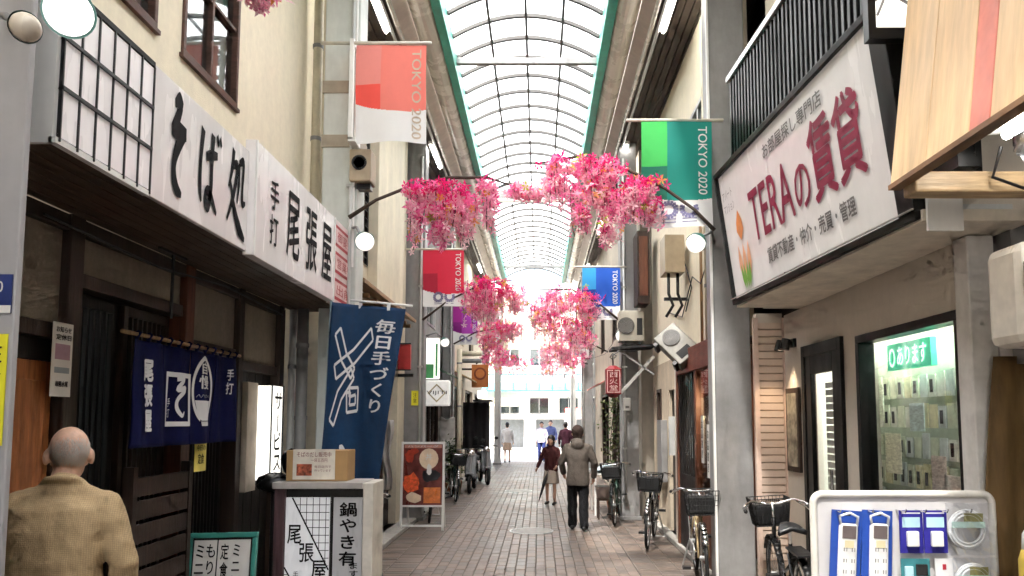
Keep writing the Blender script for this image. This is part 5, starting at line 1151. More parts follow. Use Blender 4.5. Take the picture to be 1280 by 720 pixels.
outline([([(.1, 1.0), (.3, .72), (.55, .55)], .07), ([(.95, 1.0), (.55, .74), (.1, .55)], .08), ([(.55, .55), (.25, .3), (.1, .0)], .07), ([(.5, .34), (.7, .36), (.72, .18), (.5, .16), (.48, .34)], .05)], .06, .62, .42, .86)
t.build('brush_print', M_whitecloth, nbn); t = MB(); stroke(t, [(.1, .1), (.5, .5), (.45, .95), (.62, .7), (.5, .45), (.75, .25)], [.03, .14, .1, .14, .12, .04], NBl, .12, .5, .17, .32)
t.build('brush_print', M_whitecloth, nbn); t = MB(); stroke(t, [(.55, .9), (.3, .5), (.6, .3), (.5, 0)], [.05, .16, .14, .04], NBl, .2, .55, .03, .18)
t.build('brush_print', M_whitecloth, nbn)
pa, pb = c01 + Vector((.16, 0, .02)), c11 + Vector((.06, 0, .025)); MB().tube([pa, pb], .011).build('cross_pole', M_white, nbn, smooth=True)
MB().tube([Vector((c00.x - .01, 6.57, 0)), c01 + Vector((-.01, 0, .05))], .014).build('pole', MATS['blue_grey_paint'], nbn, smooth=True); MB().lathe([(.2, 0), (.2, .08), (.05, .12)], (c00.x - .03, 6.57, 0), n=20).build('base', M_black, nbn)
for u in (.35, .75): MB().box(0, .03, -.006, .006, -.03, .04).xf(Matrix.Translation(NB(u, 1.0))).build('tab', M_whitecloth, nbn)
# poster board
pbd = thing('poster_board', 'white framed standing board with an orange and red food poster', 'poster board', (-1.8, 11.6, 0))
P = plane((-2.15, 11.55, 0), (1, 0, 0), (0, .06, 1)); ww, hh = .68, 1.36
for (u0, u1, v0, v1) in ((0, .035, 0, hh), (ww - .035, ww, 0, hh), (.035, ww - .035, hh - .035, hh), (.035, ww - .035, .36, .39), (.035, ww - .035, .06, .09)):
    b = MB(); slab(b, lambda a, c: P(a, c, -.015), u0, u1, v0, v1, .03); b.build('frame_bar', M_white, pbd, bevel=.004)
MB().bar(P(.05, 1.2, -.03), Vector((-2.1, 12.05, 0)), .03, .03).build('rear_leg', M_white, pbd); MB().bar(P(ww - .05, 1.2, -.03), Vector((-1.52, 12.05, 0)), .03, .03).build('rear_leg', M_white, pbd)
b = MB(); slab(b, lambda a, c: P(a, c, -.01), .035, ww - .035, .39, hh - .035, .012); pst = b.build('poster', mat('poster_maroon', (.16, .035, .03), .35, var=.4, scale=9), pbd)
def blobp(name, u, v, ru, rv, m, k=16, l=.006, jag=.0):
    b = MB(); b.poly([P(u + ru * math.cos(a) * random.uniform(1 - jag, 1 + jag), v + rv * math.sin(a) * random.uniform(1 - jag, 1 + jag), l) for a in [2 * math.pi * i / k for i in range(k)]]); b.build(name, m, pst)
Mo, Mr, Mc = mat('poster_orange', (.75, .22, .06), .35, var=.3, scale=14), mat('poster_red', (.5, .06, .03), .35, var=.3, scale=14), mat('poster_cream', (.8, .62, .45), .35, var=.15)
blobp('print_disc', .43, 1.1, .15, .16, Mc); blobp('print_patch', .17, .72, .13, .15, mat('poster_vermilion', (.7, .1, .03), .35, var=.5, scale=18), 18, .006, .2); blobp('print_patch', .13, 1.13, .08, .1, Mr, 14, .006, .25); blobp('print_patch', .21, 1.22, .06, .05, Mr, 12, .007, .3)
b = MB(); rect(b, lambda a, c: P(a, c, .006), .36, .62, .42, .66); b.build('print_panel', Mo, pst); blobp('print_patch', .46, .84, .14, .1, mat('poster_black', (.02, .02, .025), .35), 16, .007, .2); blobp('print_patch', .44, .93, .04, .09, M_paper, 10, .008, .2)
blobp('print_patch', .2, .5, .12, .08, Mc, 14, .006, .2); b = MB(); rect(b, lambda a, c: P(a, c, .007), .05, .63, 1.265, 1.315); b.build('print_band', mat('poster_rose', (.55, .25, .2), .4), pst)
t = MB(); put(t, 'ハンバーグ', lambda a, c: P(a, c, .009), .1, .58, 1.275, 1.308, .01); put(t, '丼', lambda a, c: P(a, c, .01), .38, .48, 1.08, 1.18, .02); t.build('poster_lettering', M_paper, pst)

# ================================================================ things standing in the street, right: hardware pegboard
hb = thing('pegboard_stand', 'white rounded pegboard stand at the lower right corner', 'stand', (2.1, 4.3, 0))
Y0 = 3.88; KS = .915; a, b = W(1011, 613, Y0), W(1243, 613, Y0); X0, X1, ZT = a.x, b.x, a.z
outer = MB(); rr = .045
def rrect(x0, x1, z0, z1, r, n=6):
    p = []
    for cx, cz, s in ((x1 - r, z1 - r, 0), (x0 + r, z1 - r, 90), (x0 + r, z0 + r, 180), (x1 - r, z0 + r, 270)):
        for i in range(n + 1): an = R(s + 90 * i / n); p.append((cx + r * math.cos(an), cz + r * math.sin(an)))
    return p
pp = [Vector((x, Y0, z)) for x, z in rrect(X0 + .02, X1 - .02, .12, ZT - .02, rr)]
MB().tube(pp, .02, 8, closed=True).build('frame', mat('ivory_steel', (.72, .69, .64), .45), hb, smooth=True)
MB().box(X0 + .03, X1 - .03, Y0 + .0, Y0 + .012, .14, ZT - .035).build('panel', mat('peg_panel', (.68, .66, .66), .55, var=.04), hb)
for x in (X0 + .1, X1 - .1): MB().bar((x, Y0 + .03, ZT - .3), (x, Y0 + .55, 0), .03, .03).build('leg', M_white, hb); MB().bar((x, Y0 + .01, .13), (x, Y0 + .01, 0), .03, .03).build('leg', M_white, hb)
hk = MB()
hooks = [x * KS for x in (.13, .31, .49, .6, .72, .85)]
for x in hooks: MB().tube([(X0 + x, Y0, ZT - .1), (X0 + x, Y0 - .1, ZT - .1), (X0 + x, Y0 - .11, ZT - .085)], .004, 6).build('hook', M_chrome, hb)
M_cardblue = mat('card_blue', (.02, .07, .36), .35, coat=.3); M_cardpurple = mat('card_indigo', (.03, .025, .28), .35); M_cardwhite = mat('card_white', (.72, .72, .74), .35)
M_film = clear('clear_film', (.92, .94, .97), .8, .1)
def strip_pack(label, x, rot):
    M4 = Matrix.Translation((X0 + x * KS, Y0 - .05, ZT - .105 * KS)) @ Matrix.Rotation(R(rot), 4, 'Y') @ Matrix.Scale(KS, 4)
    o = thing('power_strip_pack', label, 'power strip', M4.translation, 'power strips on the pegboard')
    T = lambda mb: mb.xf(M4)
    T(MB().box(-.085, .085, .0, .004, -.52, 0)).build('card', M_cardblue, o); T(MB().box(-.02, .02, -.001, 0, -.03, -.01)).build('slot', M_blackm, o)
    T(MB().obox((-.05, -.035, -.5), (.105, 0, 0), (0, .034, 0), (0, 0, .43))).build('strip', mat('strip_white', (.75, .75, .76), .3), o, bevel=.018)
    for k in range(5):
        for sx in (-.022, .022): T(MB().box(sx - .003, sx + .003, -.037, -.034, -.46 + k * .06, -.44 + k * .06).box(sx + .012, sx + .016, -.037, -.034, -.46 + k * .06, -.44 + k * .06)).build('socket', M_steel, o)
    T(MB().box(-.035, .04, -.038, -.0355, -.15, -.08)).build('label_plate', mat('brown_label', (.14, .11, .11), .5), o); T(MB().box(-.02, .03, -.038, -.0355, -.2, -.16)).build('label_plate', mat('cream_label', (.7, .62, .4), .5), o)
    T(MB().tube([(-.04, -.02, -.08), (-.05, -.03, -.03), (.0, -.04, -.01), (.05, -.03, -.03), (.05, -.02, -.08)], .008, 8)).build('cord', M_cardwhite, o, smooth=True)
strip_pack('white power strip on a blue card, left one on the pegboard', .19, 4); strip_pack('white power strip on a blue card, right one on the pegboard', .36, 3)
def card_pack(label, x, z, w, h, m, items, nm='switch_pack'):
    x, z, w, h = x * KS, z * KS, w * KS, h * KS
    o = thing(nm, label, 'packet', (X0 + x, Y0 - .05, ZT - z), 'packets on the pegboard')
    MB().box(X0 + x - w / 2, X0 + x + w / 2, Y0 - .05, Y0 - .046, ZT - z - h, ZT - z).build('card', m, o)
    for (u0, u1, v0, v1, d, im) in items: MB().box(X0 + x - w / 2 + u0 * w, X0 + x - w / 2 + u1 * w, Y0 - .05 - d, Y0 - .0505, ZT - z - h + v0 * h, ZT - z - h + v1 * h).build('item', im, o, bevel=min(.006, d * .3))
M_palecyan = mat('pale_cyan_print', (.45, .68, .78), .4)
its = [(.12, .88, .6, .84, .001, M_palecyan), (.25, .75, .16, .52, .025, M_whiteplastic), (.1, .9, .92, .95, .001, M_cardwhite)]
card_pack('indigo card with a white wall switch, left of the pair on the pegboard', .545, .105, .13, .235, M_cardpurple, its); card_pack('indigo card with a white wall switch, right of the pair on the pegboard', .68, .105, .13, .235, M_cardpurple, its)
card_pack('teal card packet in the lower row of the pegboard', .56, .37, .16, .2, mat('card_teal', (.05, .22, .25), .4), [(.5, .9, .55, .85, .01, M_blackm), (.1, .4, .3, .8, .012, M_palecyan)]); card_pack('white card packet in the lower row of the pegboard', .72, .37, .1, .2, M_cardwhite, [(.3, .7, .2, .5, .01, M_whiteplastic), (.4, .6, .7, .85, .002, M_redink)])
def coil(label, x, z, r):
    x, z, r = x * KS, z * KS, r * KS
    o = thing('cable_coil_pack', label, 'cable coil', (X0 + x, Y0 - .03, ZT - z), 'cable coils on the pegboard'); c = Vector((X0 + x, Y0 - .045, ZT - z))
    for k in range(4): MB().tube([c + Vector(((r - k * .008) * math.cos(a), -.006 * (k % 2), (r - k * .008) * math.sin(a))) for a in [2 * math.pi * i / 32 for i in range(32)]], .0065, 6, closed=True).build('loop', M_whiteplastic, o, smooth=True)
    MB().box(c.x - r * .9, c.x + r * .85, c.y - .02, c.y - .016, c.z + r * .1, c.z + r * .42).build('label_band', mat('mint_label', (.55, .75, .68), .4), o); MB().box(c.x - .02, c.x + r * .8, c.y - .012, c.y - .008, c.z + r * .4, c.z + r * .85).build('header', mat('olive_label', (.35, .32, .12), .4), o)
    g = MB().grid(lambda u, v: (c.x + (u - .5) * r * 2.5, c.y - .03 - .012 * math.sin(u * 11 + v * 4) * math.sin(v * 9 + u * 3), c.z + (v - .48) * r * 2.7), 16, 16); g.build('film', M_film, o, smooth=True)
coil('coiled white cable in clear film, upper right on the pegboard', .86, .21, .105); coil('coiled white cable in clear film, lower right on the pegboard', .88, .50, .1)
yb2 = thing('yellow_bottle', 'yellow bottle with white cap at the right edge beside the brown cloth', 'bottle', (2.6, 4.0, 0))
c = W(1288, 700, 3.6); MB().lathe([(.045, -.2), (.05, -.18), (.05, .0), (.035, .05)], c, n=18).build('bottle', mat('yellow_plastic', (.72, .50, .08), .35), yb2, smooth=True); MB().lathe([(.035, .05), (.03, .12), (.02, .14)], c, n=16).build('cap', M_whiteplastic, yb2, smooth=True); MB().box(c.x - .1, c.x + .3, 3.5, 3.8, 0, c.z - .2).build('plinth', M_dkwood, yb2)
# white table with goods beside the bicycles
tb = thing('white_table', 'white folding table with a pale blue cover behind the walking man', 'table', (1.0, 13.6, 0))
MB().box(.98, 1.45, 13.3, 14.3, .72, .75).build('top', M_white, tb, bevel=.006)
for x, y in ((1.0, 13.33), (1.43, 13.33), (1.0, 14.25), (1.43, 14.25)): MB().box(x - .015, x + .015, y - .015, y + .015, 0, .72).build('leg', M_white, tb)
MB().grid(lambda u, v: (.96 + u * .52, 13.28 + v * 1.04, .765 + .12 * math.sin(u * 3.1) * (.6 + .4 * math.sin(v * 6))), 12, 16).build('cover', mat('pale_blue_sheet', (.50, .62, .68), .5, var=.1), tb, smooth=True, solid=.004)
tub = thing('white_tub', 'round white tub on a stool under the table edge', 'tub', (1.1, 12.95, 0)); MB().lathe([(.12, 0), (.16, .2), (.17, .2)], (1.12, 12.95, .36), n=20).build('tub', mat('pink_white_plastic', (.7, .62, .6), .4), tub, smooth=True); MB().box(1.0, 1.24, 12.83, 13.07, .32, .36).build('stool_top', M_dkwood, tub)
for sx in (-1, 1):
    for sy in (-1, 1): MB().box(1.12 + sx * .1 - .015, 1.12 + sx * .1 + .015, 12.95 + sy * .1 - .015, 12.95 + sy * .1 + .015, 0, .32).build('stool_leg', M_dkwood, tub)
# climbing plant
pl = thing('potted_climber', 'tall potted climbing plant beside the second right pillar', 'plant', (1.4, 13.9, 0))
MB().lathe([(.13, 0), (.18, .28), (.19, .3)], (1.42, 14.0, 0), n=18).build('pot', mat('terracotta', (.35, .14, .08), .8), pl)
g = MB(); st = MB()
for k in range(5):
    x, y = 1.42 + random.uniform(-.1, .1), 14.0 + random.uniform(-.15, .15); st.tube([(1.42, 14, .25), (x, y, 1.1), (x + random.uniform(-.1, .1), y, 2.1)], .008, 5)
for _ in range(520):
    z = random.uniform(.5, 2.15); p = Vector((1.42 + random.gauss(0, .1), 14 + random.gauss(0, .14), z)); d = Vector((random.gauss(0, 1), random.gauss(0, 1), random.gauss(-.3, .6))).normalized(); e = d.orthogonal().normalized() * .022; L_ = random.uniform(.05, .09)
    g.poly([p, p + d * L_ * .5 + e, p + d * L_, p + d * L_ * .5 - e], random.choice((0, 0, 1, 2)))
g.build('foliage', [mat('leaf_a', (.06, .10, .03), .6, trans=.3), mat('leaf_b', (.10, .13, .04), .6, trans=.3), mat('leaf_c', (.20, .19, .08), .6, trans=.3)], pl, kind='stuff'); st.build('stem', M_twig, pl)
for i, (x, y, s) in enumerate(((-2.05, 17.4, 1.), (-2.0, 18.0, .8))):
    pl = thing('potted_shrub', ('dark green potted shrub beside the parked scooter, larger one', 'dark green potted shrub beside the parked scooter, smaller one')[i], 'plant', (x, y, 0)); MB().lathe([(.11, 0), (.15, .25)], (x, y, 0), n=16).build('pot', MATS['terracotta'], pl); g = MB()
    for _ in range(420):
        v = Vector((random.gauss(0, .13), random.gauss(0, .13), random.gauss(0, .2))) * s; p = Vector((x, y, .3 + .5 * s)) + v; d = Vector((random.gauss(0, 1), random.gauss(0, 1), random.gauss(.3, .6))).normalized(); e = d.orthogonal().normalized() * .018; L_ = random.uniform(.05, .09)
        g.poly([p, p + d * L_ * .5 + e, p + d * L_, p + d * L_ * .5 - e], random.choice((0, 0, 1)))
    g.build('foliage', [MATS['leaf_a'], MATS['leaf_b']], pl, kind='stuff')

# ================================================================ bicycles
def bicycle(label, loc, rotz, frame_m, lean=0., basket=True, steer=0., rear_box=False, chrome=True):
    o = thing('bicycle', label, 'bicycle', (0, 0, 0), 'parked bicycles')
    r = .325; wb = 1.08
    def wheel(y, name='wheel'):
        c = Vector((0, y, r)); pts = [c + Vector((0, math.cos(a) * (r - .018), math.sin(a) * (r - .018))) for a in [2 * math.pi * i / 32 for i in range(32)]]
        w = MB().tube(pts, .019, 8, closed=True).build(name, M_rubber, o, smooth=True)
        p2 = [c + Vector((0, math.cos(a) * (r - .045), math.sin(a) * (r - .045))) for a in [2 * math.pi * i / 32 for i in range(32)]]
        MB().tube(p2, .011, 6, closed=True).build('rim', M_alu, w, smooth=True)
        s = MB()
        for k in range(18):
            a = 2 * math.pi * k / 18; s.tube([c + Vector(((.02 if k % 2 else -.02), 0, 0)), c + Vector((0, math.cos(a) * (r - .05), math.sin(a) * (r - .05)))], .0018, 4, cap=False)
        s.build('spoke', M_chrome, w, kind='stuff'); MB().lathe([(.025, -.04), (.025, .04)], c, (1, 0, 0), 12).build('hub', M_alu, w)
    wheel(0); wheel(wb)
    fr = MB()
    bbk, st, hd, hb_ = Vector((0, .45, .28)), Vector((0, .30, .72)), Vector((0, .93, .78)), Vector((0, .96, .66))
    fr.tube([bbk, st], .016); fr.tube([bbk, Vector((0, .62, .34)), hb_], .019); fr.tube([st * .6 + bbk * .4, Vector((0, .65, .42)), hb_ - Vector((0, 0, .02))], .014); fr.tube([hd + Vector((0, -.02, .06)), hb_], .02)
    for sx in (-.05, .05):
        fr.tube([bbk + Vector((sx * .6, 0, 0)), Vector((sx, 0, r))], .01); fr.tube([st * .8 + bbk * .2 + Vector((sx * .4, 0, 0)), Vector((sx, 0, r))], .009); fr.tube([hb_ + Vector((sx * .8, .0, -.02)), Vector((sx, 1.04, .45)), Vector((sx, wb, r))], .012)
    fr.build('frame', frame_m, o, smooth=True)
    for y in (0, wb):
        f = MB(); n = 14; a0, a1 = (R(20), R(200)) if y == 0 else (R(30), R(175))
        for i in range(n):
            p, q = a0 + (a1 - a0) * i / n, a0 + (a1 - a0) * (i + 1) / n; rr_ = r + .025
            f.poly([(-.028, y + rr_ * math.cos(p), r + rr_ * math.sin(p)), (.028, y + rr_ * math.cos(p), r + rr_ * math.sin(p)), (.028, y + rr_ * math.cos(q), r + rr_ * math.sin(q)), (-.028, y + rr_ * math.cos(q), r + rr_ * math.sin(q))])
        f.build('mudguard', M_chrome if chrome else M_black, o, smooth=True, solid=.003)
    hbm = MB().tube([(-.27, .72, .96), (-.25, .80, .98), (-.18, .88, 1.0), (-.06, .9, .97), (.06, .9, .97), (.18, .88, 1.0), (.25, .80, .98), (.27, .72, .96)], .011).tube([hd + Vector((0, -.02, .05)), (0, .9, .97)], .013).build('handlebar', M_chrome, o, smooth=True)
    for sx in (-1, 1):
        MB().tube([(sx * .27, .72, .96), (sx * .275, .62, .945)], .016).build('grip', M_black, hbm, smooth=True); MB().tube([(sx * .2, .87, .985), (sx * .25, .75, .945), (sx * .265, .68, .925)], .006, 6).build('brake_lever', M_chrome, hbm)
    MB().tube([(.1, .9, .98), (.1, 1.08, .9), (.04, 1.04, .62)], .004, 5).build('cable', M_black, hbm)
    s = MB().grid(lambda u, v: ((u - .5) * (.22 - .16 * v ** .8) , .17 + v * .27, .85 - .035 * abs(u - .5) * 2 * (1 - v) + .02 * math.sin(v * 3)), 8, 10); s.build('saddle', M_black, o, smooth=True, solid=.035); MB().tube([st, (0, .27, .83)], .013).build('seat_post', M_chrome, o)
    MB().lathe([(.09, -.004), (.09, .004)], (.05, .45, .28), (1, 0, 0), 20).box(-.1, .1, .445, .455, .275, .285).build('crank', M_alu, o); MB().box(.09, .18, .40, .5, .1, .125).build('pedal', M_black, o); MB().box(-.18, -.09, .40, .5, .43, .455).build('pedal', M_black, o); MB().box(.04, .062, .0, .47, .20, .36).build('chain_guard', M_black if not chrome else M_steel, o, bevel=.004)
    MB().tube([(-.06, 0, .33), (-.16, -.03, .01)], .01).tube([(.06, 0, .33), (.16, -.03, .01)], .01).tube([(-.16, -.03, .01), (.16, -.03, .01)], .01).build('kickstand', M_alu, o)
    ra = MB().box(-.06, .06, -.22, .2, .70, .715).tube([(.05, -.15, .7), (.05, 0, .35)], .006, 6).tube([(-.05, -.15, .7), (-.05, 0, .35)], .006, 6).build('carrier', M_alu if chrome else M_black, o)
    MB().lathe([(.035, 0), (.03, .05)], (0, 1.06, .82), (0, 1, 0), 14).build('headlight', M_alu, o); MB().box(-.03, .03, -.36, -.345, .5, .56).build('reflector', mat('red_reflector', (.5, .02, .02), .2), o)
    if basket:
        bk = MB(); x0, x1, y0, y1, z0, z1 = -.17, .17, .96, 1.24, .76, 1.0
        bs = bk.box(x0 + .03, x1 - .03, y0 + .02, y1 - .04, z0, z0 + .008).build('basket', M_blackm, o); wr_ = MB()
        for k in range(11):
            u = k / 10
            for (pa, pb) in ((((x0 + .03 + (x1 - x0 - .06) * u), y1 - .04, z0), (x0 + (x1 - x0) * u, y1, z1)), ((x0 + .03 + (x1 - x0 - .06) * u, y0 + .02, z0), (x0 + (x1 - x0) * u, y0, z1)), ((x0 + .03, y0 + .02 + (y1 - y0 - .06) * u, z0), (x0, y0 + (y1 - y0) * u, z1)), ((x1 - .03, y0 + .02 + (y1 - y0 - .06) * u, z0), (x1, y0 + (y1 - y0) * u, z1))): wr_.tube([pa, pb], .0028, 4)
        for k in range(6):
            f = k / 5; i_ = .03 * (1 - f); j_ = .04 * (1 - f); z = z0 + (z1 - z0) * f
            wr_.tube([(x0 + i_, y0 + .02 * (1 - f), z), (x1 - i_, y0 + .02 * (1 - f), z), (x1 - i_, y1 - j_, z), (x0 + i_, y1 - j_, z)], .0045 if k == 5 else .0028, 4, closed=True)
        wr_.build('basket_wire', M_blackm, bs)
        MB().box(x0 + .035, x1 - .035, y0 + .03, y1 - .045, z0 + .01, z1 - .05).build('basket_liner', M_blackm, bs, bevel=.02)
    if rear_box: MB().box(-.17, .17, -.3, .08, .72, .98).build('rear_basket', M_blackm, o, bevel=.012)
    o.location = loc; o.rotation_euler = (0, R(lean), rotz)
    return o
M_fdark = mat('frame_black', (.02, .02, .022), .3, .2, coat=.4); M_fsilver = mat('frame_silver', (.5, .5, .5), .3, .7); M_fgold = mat('frame_champagne', (.55, .42, .24), .3, .5, coat=.4); M_fgreen = mat('frame_green', (.03, .07, .05), .3, .3, coat=.4)
PI = math.pi
def bike_at(label, front, rear, m, **k):
    f, r_ = Vector((*front, 0)), Vector((*rear, 0)); d = f - r_; bicycle(label, (r_.x, r_.y, 0), math.atan2(-d.x, d.y), m, **k)
bike_at('dark bicycle with black front basket, turned to the camera by the beige wall', (1.44, 10.0), (1.68, 11.0), M_fdark, lean=-3)
bike_at('dark bicycle with front basket beside the white table', (1.22, 12.1), (1.42, 13.15), M_fgreen, lean=3, chrome=False)
bike_at('champagne framed bicycle half hidden by the right pillar', (1.66, 7.55), (1.79, 8.6), M_fgold, lean=2)
bike_at('black bicycle with rear basket in front of the salmon shutter', (2.14, 6.75), (2.02, 5.7), M_fdark, lean=-4, basket=True, chrome=False)
bike_at('dark bicycle half hidden behind the lattice sign', (-1.62, 6.85), (-1.78, 7.9), M_fdark, lean=3, basket=False)
bike_at('dark bicycle behind the poster board', (-1.82, 12.4), (-1.95, 13.45), M_fdark, lean=-4)
bike_at('dark bicycle leaning left of the parked scooter', (-1.75, 15.6), (-1.95, 16.6), M_fgreen, lean=-4)
# scooter
sc = thing('scooter', 'dark motor scooter with grey front shield parked on the left beyond the poster board', 'scooter', (-1.62, 18.0, 0))
def sw(y, m=0):
    c = Vector((-1.62, y, .23)); w = MB().tube([c + Vector((0, .19 * math.cos(a), .19 * math.sin(a))) for a in [2 * math.pi * i / 24 for i in range(24)]], .045, 8, closed=True).build('wheel', M_rubber, sc, smooth=True); MB().lathe([(.14, -.03), (.14, .03)], c, (1, 0, 0), 20).build('rim', M_alu, w)
sw(17.4); sw(18.6)
MB().obox((-1.75, 17.55, .35), (.26, 0, 0), (0, .05, 0), (0, .14, .55)).build('front_shield', mat('scooter_grey', (.22, .23, .24), .3, .2, coat=.5), sc, bevel=.05)
MB().box(-1.76, -1.48, 18.05, 18.85, .38, .72).build('rear_body', mat('scooter_black', (.02, .02, .022), .25, coat=.5), sc, bevel=.08); MB().box(-1.74, -1.5, 17.95, 18.75, .725, .82).build('seat', M_blackm, sc, bevel=.04); MB().box(-1.74, -1.5, 17.6, 18.1, .26, .34).build('footboard', M_blackm, sc, bevel=.02)
MB().tube([(-1.95, 17.78, 1.0), (-1.8, 17.68, 1.02), (-1.62, 17.68, .98), (-1.44, 17.68, 1.02), (-1.29, 17.78, 1.0)], .016).build('handlebar', M_black, sc); MB().ball((-1.62, 17.6, .92), .09, sc=(1.1, .7, .8)).build('headlight', M_chrome, sc, smooth=True); MB().tube([(-1.62, 17.4, .23), (-1.62, 17.66, .95)], .03).build('fork', M_steel, sc); MB().box(-1.7, -1.54, 17.3, 17.5, .44, .47).build('mudguard', MATS['scooter_grey'], sc, bevel=.01)
for sx in (-1, 1): MB().tube([(-1.62 + sx * .2, 17.7, 1.02), (-1.62 + sx * .27, 17.68, 1.18)], .006, 6).ball((-1.62 + sx * .28, 17.68, 1.22), .05, sc=(1.1, .4, .8)).build('mirror', M_black, sc)
dup(sc, (-1.5, 20.2, 0), R(14), label='dark motor scooter farther back, standing under the orange sign', group='parked scooters'); sc['group'] = 'parked scooters'

# ================================================================ people
def ring_loft(mb, rings, n=20):
    """rings: (centre, rx, ry, power) stacked upwards; closed at both ends"""
    base = len(mb.v)
    for (c, rx, ry) in rings:
        for j in range(n):
            a = 2 * math.pi * j / n; ca, sa = math.cos(a), math.sin(a); e = .8
            mb.v.append(Vector(c) + Vector((rx * math.copysign(abs(ca) ** e, ca), ry * math.copysign(abs(sa) ** e, sa), 0)))
    for i in range(len(rings) - 1):
        for j in range(n): mb.f.append((base + i * n + j, base + i * n + (j + 1) % n, base + (i + 1) * n + (j + 1) % n, base + (i + 1) * n + j)); mb.m.append(0)
    mb.f.append(tuple(base + j for j in range(n - 1, -1, -1))); mb.m.append(0)
    mb.f.append(tuple(base + (len(rings) - 1) * n + j for j in range(n))); mb.m.append(0)
def limb(mb, pts, rs, n=12):
    pts = [Vector(p) for p in pts]; mb.tube(pts, rs, n)
    for p, r in zip(pts, rs): mb.ball(p, r, 12, 8)
def head_mesh(mb, c, R_, s=1.):
    """skull, jaw, nose, brow and ears about the head centre c; R_ turns the head"""
    i0 = len(mb.v)
    mb.ball((0, -.012, .025), .1, 20, 14, sc=(.80, .98, 1.0)); mb.ball((0, .025, -.045), .072, 16, 10, sc=(.88, .95, 1.05)); mb.ball((0, .045, -.085), .04, 12, 8, sc=(1., .9, .8))
    mb.tube([(0, .085, .02), (0, .108, -.022)], [.01, .017], 8); mb.ball((0, .104, -.024), .017, 10, 6)
    mb.ball((0, .075, .03), .045, 12, 8, sc=(1.3, .5, .35)); mb.ball((0, .082, -.058), .02, 10, 6, sc=(1.3, .5, .6))
    for sx in (-1, 1): mb.ball((sx * .086, -.012, -.012), .034, 12, 8, sc=(.42, .75, 1.1)); mb.ball((sx * .05, .055, -.02), .03, 10, 6)
    M4 = Matrix.Translation(c) @ R_.to_4x4() @ Matrix.Diagonal((s, s, s, 1)); mb.xf(M4, i0)
def hand_mesh(mb, w, d, side, s=1.):
    """palm and five unequal curled fingers; w wrist, d direction, thumb towards the body's front"""
    w = Vector(w); d = Vector(d).normalized(); f = Vector((0, 1, 0)); f = (f - d * f.dot(d)).normalized(); n = d.cross(f) * (-side)
    mb.tube([w, w + d * .04 * s, w + d * .085 * s], [.022 * s, .03 * s, .03 * s], 10)
    for k, (off, L_) in enumerate(((.030, .068), (.010, .076), (-.010, .070), (-.029, .054))):
        b = w + d * .08 * s + f * off * s
        mb.tube([b, b + d * L_ * .5 * s + n * .008 * s, b + d * L_ * .8 * s + n * .028 * s, b + d * L_ * .85 * s + n * .045 * s], [.0095 * s, .009 * s, .008 * s, .007 * s], 8)
    b = w + d * .025 * s + f * .028 * s; mb.tube([b, b + (d + f * .8).normalized() * .035 * s, b + (d + f * .35).normalized() * .068 * s + n * .012 * s], [.012 * s, .010 * s, .008 * s], 8)
def shell(o, voxel, it=4, fac=.5):
    q = o.modifiers.new('skin', 'REMESH'); q.mode = 'VOXEL'; q.voxel_size = voxel; q.use_smooth_shade = True
    q = o.modifiers.new('soft', 'SMOOTH'); q.factor = fac; q.iterations = it
    return o
def creases(o, strength=.016, size=.11):
    tx = bpy.data.textures.get('creases') or bpy.data.textures.new('creases', 'CLOUDS'); tx.noise_scale = size; tx.noise_depth = 3
    q = o.modifiers.new('creases', 'DISPLACE'); q.texture = tx; q.strength = strength; q.mid_level = .5; q.texture_coords = 'LOCAL'
    return o
def cloth_mat(name, rgb, sc=140, var=.2, bump=.5): return mat(name, rgb, .92, var=var, scale=sc, stain=.12, bump=bump, bscale=sc * 2, spec=.15)
M_skin = mat('skin', (.56, .33, .23), .5, var=.1, scale=14, stain=.12)
M_hairblk = mat('black_hair', (.012, .010, .009), .5, var=.3, scale=60, stretch=(4, 4, 1))
